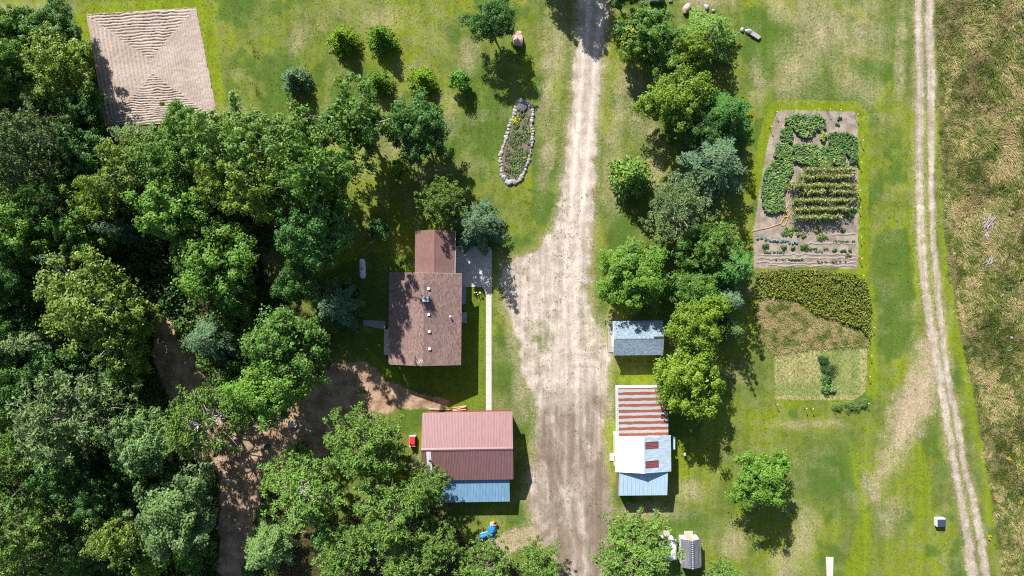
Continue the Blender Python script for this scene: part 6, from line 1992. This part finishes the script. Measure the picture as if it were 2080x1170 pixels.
# ------------------------------------------------------------------ ferny clumps in and below the mown squares
round_plant('asparagus_fern', 1672, 730, 1.05, 1.5, M_CROP, 1100, .22, 'feathery dark green fern strip, its upper half between the mown squares', 'plant', 'ferny clumps by the mown squares', .30, .05)
round_plant('asparagus_fern', 1680, 749, 1.15, 1.4, M_CROP, 1200, .12, 'blue-green lower clump of the feathery strip between the mown squares', 'plant', 'ferny clumps by the mown squares', .30, .05)
round_plant('rhubarb', 1677, 771, 1.0, .7, M_CROP, 420, .55, 'broad-leaved clump under the feathery strip', 'plant', 'ferny clumps by the mown squares', .36, .28)
round_plant('rhubarb', 1683, 791, .95, .7, M_CROP, 400, .6, 'lowest broad-leaved clump between the mown squares', 'plant', 'ferny clumps by the mown squares', .36, .28)
for x, y, lab in ((1700, 826, 'fern clump below the mown squares, nearest the trees'), (1720, 826, 'middle fern clump below the mown squares'), (1737, 823, 'third fern clump below the mown squares'), (1752, 818, 'last fern clump, at the corner fence post')):
    round_plant('fern_clump', x, y, .95, 1.0, M_CROP, 620, .65, lab, 'plant', 'ferny clumps by the mown squares', .34, .05)

# ------------------------------------------------------------------ propane tank
M_TANK = mat_plain('tank_paint', (0.62, 0.68, 0.74), .35, .5, .08)
root = empty('propane_tank', (*P(736.5, 546, .8)[:2], 0), math.radians(2), 'white propane tank on short legs in the shade of trees', 'propane tank')
prof = [(0.02, -1.52), (.22, -1.48), (.38, -1.36), (.46, -1.18), (.47, -1.0), (.47, 1.0), (.46, 1.18), (.38, 1.36), (.22, 1.48), (.02, 1.52)]
mb = MB(); mb.lathe(prof, (0, 0, 0), 20)
mb.v = [(x, z, y + .82) for x, y, z in mb.v]
mb.build('tank', M_TANK, root, True)
mb = MB(); mb.lathe([(.19, 0), (.20, .16), (.14, .22), (.02, .24)], (0, 0.0, 1.26), 14); mb.build('valve_dome', M_CONC_D, root, True)
for y in (-.85, .85):
    mb = MB(); mb.box(-.30, .30, y - .07, y + .07, -.05, .46); mb.build('leg', M_CONC_D, root)
mb = MB(); mb.tube([(0, .55, 1.27), (.0, .55, 1.36)], .05, 8); mb.build('gauge', M_DARK, root)

# ------------------------------------------------------------------ little red cart
M_CART = mat_plain('red_plastic', (0.62, 0.03, 0.06), .4, .5, .15)
root = empty('red_cart', P(839, 894), math.radians(-2), 'small red cart box with pale ends standing beside the garage', 'cart')
mb = MB(); mb.box(-.40, .40, -.74, .74, .25, .78); mb.build('body', M_CART, root)
mb = MB(); mb.hexa([(-.44, -.5, .785), (.44, -.5, .785), (.44, .62, .785), (-.44, .62, .785), (-.36, -.44, .9), (.36, -.44, .9), (.36, .56, .9), (-.36, .56, .9)]); mb.build('lid', M_CART, root)
mb = MB(); mb.box(-.46, .46, .745, .80, .2, .86); mb.box(-.46, .46, -.80, -.745, .2, .86); mb.build('end_board', M_WHITE, root)
mb = MB(); mb.box(-.50, -.44, -.7, .7, .30, .42); mb.build('side_rail', M_WHITE, root)
for sx in (-1, 1):
    for sy in (-1, 1):
        mb = MB(); mb.tube([(sx * .40, sy * .5, .2), (sx * .50, sy * .5, .2)], .2, 12); mb.build('wheel', M_DARK, root)
mb = MB(); mb.tube([(0.1, .8, .4), (.42, 1.15, .7)], .025, 5); mb.build('handle', M_WHITE, root)

# ------------------------------------------------------------------ blue tarp over a heap, red bucket, posts
def make_tarp():
    poly = [(964, 1097), (968, 1090), (975, 1083), (984, 1080), (990, 1079), (991, 1072), (996, 1066), (1003, 1064), (1009, 1068), (1010, 1077), (1004, 1083), (1001, 1088), (1007, 1093), (1002, 1099), (994, 1094), (989, 1092), (983, 1095), (976, 1097), (972, 1101), (966, 1100)]
    c = P(988, 1084)
    gx, gy, q = grid_xy(-2.2, 2.2, -1.8, 1.8, 0.06)
    X, Y = (gx + c.x) / M_PX + 1040, 585 - (gy + c.y) / M_PX
    d = -sdf(X, Y, poly)
    edge = sstep(0, 5, d)
    hump = 1.15 * np.exp(-(((X - 1002) / 9) ** 2 + ((Y - 1074) / 9) ** 2)) + .55 * np.exp(-(((X - 979) / 11) ** 2 + ((Y - 1088) / 7) ** 2)) + .4 * np.exp(-(((X - 993) / 8) ** 2 + ((Y - 1082) / 6) ** 2)) + .25 * np.exp(-(((X - 1001) / 6) ** 2 + ((Y - 1093) / 5) ** 2))
    fold = np.abs(fbm(gx / .35 + gy / .8, gy / .45, 31, 3) - .5) * 2
    z = edge * (.12 + hump * (.75 + .4 * fold)) + .16 * fold * edge
    k = (d > -0.6)
    keep = k[q].all(1)
    used, inv = np.unique(q[keep].ravel(), return_inverse=True)
    me = np_mesh('tarp', np.stack([gx, gy, z], -1)[used], inv.reshape(-1, 4), smooth=False)
    t = NT('blue_tarp'); o = t.obj()
    col = t.mix(t.noise(o, 3, 3), (0.005, 0.13, 0.50), (0.03, 0.24, 0.68))
    m = t.done(col, .32, .5)
    o = link('blue_tarp', me, None, m); o.location = (c.x, c.y, 0.02)
    tag(o, 'crumpled bright blue tarp thrown over a heap behind the garage', 'tarp')


make_tarp()
root = empty('red_bucket', P(1006, 1062), .3, 'red bucket standing against the upper end of the blue tarp', 'bucket')
mb = MB(); mb.lathe([(.20, 0), (.26, .62), (.28, .64), (.22, .60), (.17, .1)], (0, 0, 0), 14); mb.build('tub', mat_plain('red_bucket_plastic', (0.62, .10, .09), .45, .4, .1), root, True)
mb = MB(); mb.tube([(-.26, 0, .62), (-.2, .2, .66), (0, .3, .68), (.2, .2, .66), (.26, 0, .62)], .015, 5); mb.build('handle', M_DARK, root)
o = MB().box(-.32, .32, -.22, .22, 0, .5).box(-.35, .35, -.25, .25, .5, .54).build('wooden_crate', M_WOOD); o.location = P(1000, 1062.5); o.rotation_euler = (0, 0, .25); tag(o, 'pale crate beside the red bucket', 'crate')


def pole(name, x0, y0, z0, x1, y1, z1, r, mat, label, cat, n=9):
    a, b = P(x0, y0, z0), P(x1, y1, z1)
    return tag(MB().tube(wavy(a, b, 5, .06), [r, r, r * .95, r * .9, r * .85], n).build(name, mat, None, True), label, cat)


M_BIRCHLOG = mat_plain('pale_log', (0.50, 0.47, 0.38), .85, .15, .35, 2.5)
pole('leaning_pole', 951, 1110, .1, 948, 1137, 1.0, .12, mat_plain('grey_pipe', (0.33, .36, .40), .5, .4, .2), 'grey pipe leaning in the shade by the pines', 'pipe')
pole('birch_log', 979, 1094, .2, 982, 1120, .8, .16, M_BIRCHLOG, 'pale thick log sticking out under the blue tarp', 'log')
pole('birch_log', 976, 1112, .2, 974, 1136, 1.0, .13, M_BIRCHLOG, 'thinner pale log beside the thick one, half under the pine', 'log')

# timber pile between dirt drive and garage
root = empty('timber_pile', P(934, 830), math.radians(8), 'small pile of tan boards at the corner of the garage', 'timber pile')
for i in range(8):
    mb = MB(); y = -.32 + .09 * i; z = .14 * (i % 3) + .02; L = random.uniform(.75, 1.1)
    mb.box(-L, L, y - .07, y + .07, z, z + .11)
    o = mb.build('board', M_TAN, root); o.rotation_euler = (0, 0, random.uniform(-.12, .12))
# low timber edging of the dirt drive
pole('timber_edging', 872, 831, .08, 918, 832, .08, .09, M_WOOD, 'weathered timber edging between dirt drive and garage', 'edging')

# chairs, bin, scraps in the yard
def lawn_chair(x, y, rz, label):
    root = empty('lawn_chair', P(x, y), rz, label, 'chair', 'white lawn chairs on the dirt yard')
    mb = MB(); mb.box(-.27, .27, -.25, .25, .38, .42); mb.build('seat', M_WHITE, root)
    mb = MB(); mb.hexa([(-.27, .25, .42), (.27, .25, .42), (.27, .29, .42), (-.27, .29, .42), (-.25, .42, .9), (.25, .42, .9), (.25, .46, .9), (-.25, .46, .9)]); mb.build('backrest', M_WHITE, root)
    for sx in (-1, 1):
        for sy in (-1, 1):
            mb = MB(); mb.tube([(sx * .25, sy * .23, 0), (sx * .23, sy * .21, .39)], .025, 5); mb.build('leg', M_WHITE, root)
        mb = MB(); mb.box(sx * .3 - .03, sx * .3 + .03, -.25, .3, .6, .64); mb.build('arm', M_WHITE, root)


lawn_chair(593, 863, .3, 'white lawn chair under the tall maple, nearest the clearing')
lawn_chair(600, 863, -.4, 'white lawn chair under the tall maple, nearest the garage')
root = empty('waste_bin', P(545, 906), 0, 'dark teal round bin standing on the dirt yard', 'bin')
M_TEAL = mat_plain('teal_plastic', (0.02, .09, .10), .5, .4, .1)
mb = MB(); mb.lathe([(.30, 0), (.38, .85), (.40, .88)], (0, 0, 0), 16); mb.build('body', M_TEAL, root, True)
mb = MB(); mb.lathe([(.42, .882), (.42, .95), (.30, 1.02), (.05, 1.05)], (0, 0, 0), 16); mb.build('lid', M_TEAL, root, True)
for x, y, s, lab in ((376, 737, .22, 'white scrap lying on the red dirt clearing, largest'), (390, 735, .12, 'tiny white scrap near the blue-green spruce at the clearing'), (353, 748, .12, 'tiny pale scrap in the shade of the red dirt clearing')):
    o = MB().hexa([(-s, -s * .7, 0), (s, -s * .8, 0), (s * .9, s * .7, 0), (-s * .8, s * .8, 0), (-s * .6, -s * .5, s * .8), (s * .5, -s * .5, s * .6), (s * .5, s * .4, s * .9), (-s * .5, s * .5, s * .5)]).build('white_scrap', M_WHITE)
    o.location = P(x, y); tag(o, lab, 'scrap')

# ------------------------------------------------------------------ white ornaments on stakes beside the path
M_BALL = mat_plain('cream_globe', (0.80, .74, .55), .4, .4, .05)
for x, y, r, lab in ((964, 594.5, .10, 'small white globe on a stake nearest the house steps'), (968, 594, .09, 'small bluish globe on a stake between the others'), (970.5, 598.5, .10, 'lower white globe on a stake on the lawn strip'), (975, 595, .17, 'largest cream globe on a stake beside the path')):
    root = empty('garden_globe', P(x, y, .6), 0, lab, 'garden ornament', 'globes on stakes by the path')
    root.location.z = 0
    mb = MB(); mb.tube([(0, 0, -.05), (0, 0, .6)], .02, 5); mb.build('stake', M_DARK, root)
    mb = MB(); mb.lathe([(.02 * r, -r), (.7 * r, -.7 * r), (r, 0), (.7 * r, .7 * r), (.02 * r, r)], (0, 0, .6 + r), 10); mb.build('globe', M_BALL, root, True)
    mb = MB(); mb.add([(0, 0, .3), (.16, .05, .5), (.05, .1, .42), (0, 0, .3), (-.15, .02, .5), (-.05, -.08, .42)], [(0, 1, 2), (3, 4, 5)]); mb.build('leaf', M_CROP, root)

# ------------------------------------------------------------------ green boxes at the top edge
M_GBOX = mat_plain('green_box_paint', (0.20, .34, .32), .5, .4, .1)
for x, y, w, lab in ((1327, -2, .50, 'wider pale green metal box at the top edge'), (1343, -3, .42, 'narrower pale green metal box at the top edge')):
    root = empty('utility_box', P(x, y, .5), 0, lab, 'utility box', 'green boxes at the top edge'); root.location.z = 0
    mb = MB(); mb.box(-w, w, -.42, .42, -.05, .92); mb.build('body', M_GBOX, root)
    mb = MB(); mb.hexa([(-w - .04, -.46, .925), (w + .04, -.46, .925), (w + .04, .46, .925), (-w - .04, .46, .925), (-w, -.40, 1.02), (w, -.40, 1.02), (w, .40, 1.06), (-w, .40, 1.06)]); mb.build('lid', M_GBOX, root)

# low box with dark lid in the field
root = empty('field_box', P(1910, 1061, .5), 0, 'small white box with dark blue lid alone beside the field track', 'box'); root.location.z = 0
mb = MB(); mb.box(-.66, .66, -.60, .66, -.05, .72); mb.build('body', M_WHITE, root)
mb = MB(); mb.hexa([(-.58, -.60, .724), (.70, -.60, .724), (.70, .52, .724), (-.58, .52, .724), (-.5, -.54, .84), (.62, -.54, .84), (.62, .46, .84), (-.5, .46, .84)]); mb.build('lid', mat_plain('navy_lid', (0.035, .06, .11), .35, .5, .15), root)
# small white post box near the outbuilding
root = empty('marker_box', P(1389, 921), 0, 'tiny white box on a short post on the grass beside the outbuilding', 'marker')
mb = MB(); mb.tube([(0, 0, -.05), (0, 0, .45)], .04, 6); mb.build('post', M_WOOD, root)
mb = MB(); mb.box(-.17, .17, -.22, .22, .45, .68); mb.build('box', M_WHITE, root)
# white board lying at the bottom edge
o = MB().hexa([tuple(P(*p) - P(1685, 1150)) for p in ((1679, 1175), (1691, 1175), (1692.5, 1131.5), (1677, 1131))] + [tuple(P(*p) - P(1685, 1150) + Vector((0, 0, .12))) for p in ((1679, 1175), (1691, 1175), (1692.5, 1131.5), (1677, 1131))]).build('white_slab', M_CONC)
o.location = P(1685, 1150); tag(o, 'pale tapering concrete slab lying in the grass at the bottom edge', 'slab')
# telephone-cable like side rack by the outbuilding's far wall
o = MB().box(-.12, .12, -.9, .9, 0, 1.2).build('stacked_board', M_SKYBLUE); o.location = P(1366, 897); tag(o, 'bluish boards leaning on the far wall of the white gable', 'boards')

# ------------------------------------------------------------------ meadow things
def brush_pile(x, y, r, label, n=36):
    root = empty('brush_pile', P(x, y), 0, label, 'brush pile')
    mb = MB()
    for i in range(n):
        a = random.gauss(1.05, .5); l = random.uniform(.5, 1.0) * r
        c = Vector((random.gauss(0, r * .28), random.gauss(0, r * .34), random.uniform(.15, .6)))
        d = Vector((math.cos(a), math.sin(a), random.uniform(-.15, .15))) * l
        mb.tube([c - d, c + Vector((0, 0, .06)), c + d], [.035, .03, .012], 5)
    tag(mb.build('stick', mat_plain('bleached_sticks', (0.42, .37, .36), .9, .1, .35, 2), root), kind='stuff')


brush_pile(2003, 451, 1.35, 'pile of bleached sticks in the meadow')
brush_pile(2006, 530, 0.9, 'thin pale scatter of sticks below the brush pile', 16)
brush_pile(2000, 478, 0.6, 'small grey stick heap just under the brush pile', 12)
M_WEED = mat_tint('weed_leaves', [(0, (0.05, .11, .03)), (1, (.12, .20, .07))], .6, .3, .2)
M_PALEWEED = mat_tint('pale_weeds', [(0, (0.20, .23, .13)), (1, (.48, .46, .36))], .7, .2, .2)
for x, y, r, h, m, tn, lab in [(2041, 585, .75, .8, M_WEED, .5, 'green bush in the meadow beside a pale stone'), (2060, 655, .6, .7, M_WEED, .3, 'second green bush lower in the meadow'), (2024, 488, .9, .5, M_WEED, .7, 'bright green patch beside the brush pile'),
                               (2066, 800, .9, .8, M_WEED, .3, 'dark green bush at the right-hand edge of the meadow'), (2050, 710, .6, .5, M_PALEWEED, .4, 'pale silvery weed in the lower meadow'), (2072, 395, .9, .6, M_MEADOW, .95, 'rusty brown bush at the meadow edge'),
                               (2068, 72, .6, .6, M_PALEWEED, .5, 'silvery weed near the meadow top'), (1978, 255, .6, .6, M_WEED, .1, 'dark green tuft beside pale flattened grass'), (2012, 612, .4, .4, M_PALEWEED, .9, 'whitish weed below the pale sticks'),
                               (2057, 838, .5, .6, M_FLOWER_Y, .4, 'goldenrod clump, upper one at the meadow edge'), (2047, 932, .42, .6, M_FLOWER_Y, .35, 'goldenrod clump, lower one at the meadow edge'), (2072, 950, .42, .6, M_FLOWER_Y, .15, 'goldenrod clump beside the frame edge, lowest'), (2074, 1020, .5, .6, M_FLOWER_Y, .2, 'goldenrod clump near the bottom of the meadow'),
                               (2010, 1092, .4, .4, M_FLOWER_Y, .1, 'yellowish weed beside the field track')]:
    round_plant('meadow_plant', x, y, r, h, m, int(260 * r), tn, lab, 'plant', None, .28, .14)
boulder(2036, 599, .35, .3, .4, 0, 'pale stone beside the green meadow bush', M_ROCK_G, 91)
boulder(2055, 686, .3, .28, .4, 0, 'whitish stone low in the meadow', M_ROCK_G, 92)
boulder(2058, 733, .3, .45, .3, 0, 'brown-grey stone below the silvery weed', M_ROCK, 93)
# dead orange bough on the bluish young spruce
a = P(604, 163, 2.0)
n = 90
lv = Leaves(); c = np.array([a.x, a.y, 2.2]) + RNG.normal(size=(n, 3)) * np.array([.28, .22, .2]) + np.outer(RNG.random(n), [.9, -.55, -.5])
lv.add(c, rand_dirs(n) + np.array([0, 0, 1.]), .3, .1, RNG.uniform(0, 1, n))
tree = [o for o in bpy.data.objects if o.get('label', '').startswith('bluish young spruce')][0]
o = link('dead_bough', lv.mesh('dead_bough'), None, DEADLEAF)
bpy.context.view_layer.update()
o.parent = tree; o.matrix_parent_inverse = tree.matrix_world.inverted()
# yellow bough of the green maple by the boxes, bare limb of the widest oak
def add_part(prefix, name, me, mat):
    tree = [o for o in bpy.data.objects if o.get('label', '').startswith(prefix)][0]
    o = link(name, me, None, mat)
    bpy.context.view_layer.update()
    o.parent = tree; o.matrix_parent_inverse = tree.matrix_world.inverted()


a = P(1276, 70, 6.2)
n = 420
lv = Leaves(); w = RNG.integers(0, 5, n); cen = np.array([[0, 0, 0], [-.5, -.6, -.4], [.3, -.9, -.3], [.5, .3, .3], [.1, .7, .2]])
lv.add(np.array(a) + cen[w] + RNG.normal(size=(n, 3)) * np.array([.28, .28, .2]), RNG.normal(size=(n, 3)) * .4 + np.array([-.2, .4, 1.]), .27, .2, RNG.uniform(.1, .75, n))
add_part('green maple with a yellow branch', 'yellow_bough', lv.mesh('yellow_bough'), LEAF)
o = bpy.data.objects['yellow_bough']; o.color = (0.21, 0.235, 0.02, 1); o['kind'] = 'stuff'
mb = MB()
b0, b1, b2, b3 = P(604, 352, 15.5), P(622, 345, 17.2), P(642, 341, 17.8), P(612, 330, 17.6)
mb.tube([b0, b1, b2], [.16, .13, .06], 7); mb.tube([b1, b3], [.11, .05], 6); mb.tube([P(575, 322, 17.4), P(592, 338, 16.6), b0], [.05, .1, .14], 6)
add_part('widest oak', 'bare_limb', mb.mesh('bare_limb', True), BARK_PALE)
# twiggy saplings on the upper lawn
for x, y, lab in ((512, 92, 'bare twiggy sapling on the lawn near the tilled plot'), (517, 172, 'smaller bare sapling below the first one near the plot'), (1287, 431, 'leafless bush in the shade beside the stout lone spruce')):
    root = empty('sapling', P(x, y), 0, lab, 'sapling', 'bare saplings on the lawn')
    mb = MB()
    for k in range(9):
        a = k * .7
        mb.tube([(0, 0, .1 * k), (math.cos(a) * .3, math.sin(a) * .3, .5 + .12 * k), (math.cos(a) * .5, math.sin(a) * .5, .8 + .13 * k)], [.02, .014, .006], 4)
    mb.build('twigs', BARK, root)
    n = 60; lv = Leaves(); d = rand_dirs(n); lv.add(d * .5 + np.array([0, 0, 1.2]), d, .2, .1, RNG.random(n) * .5 + .4); lv_o = link('crown', lv.mesh('crown'), root, M_MEADOW)
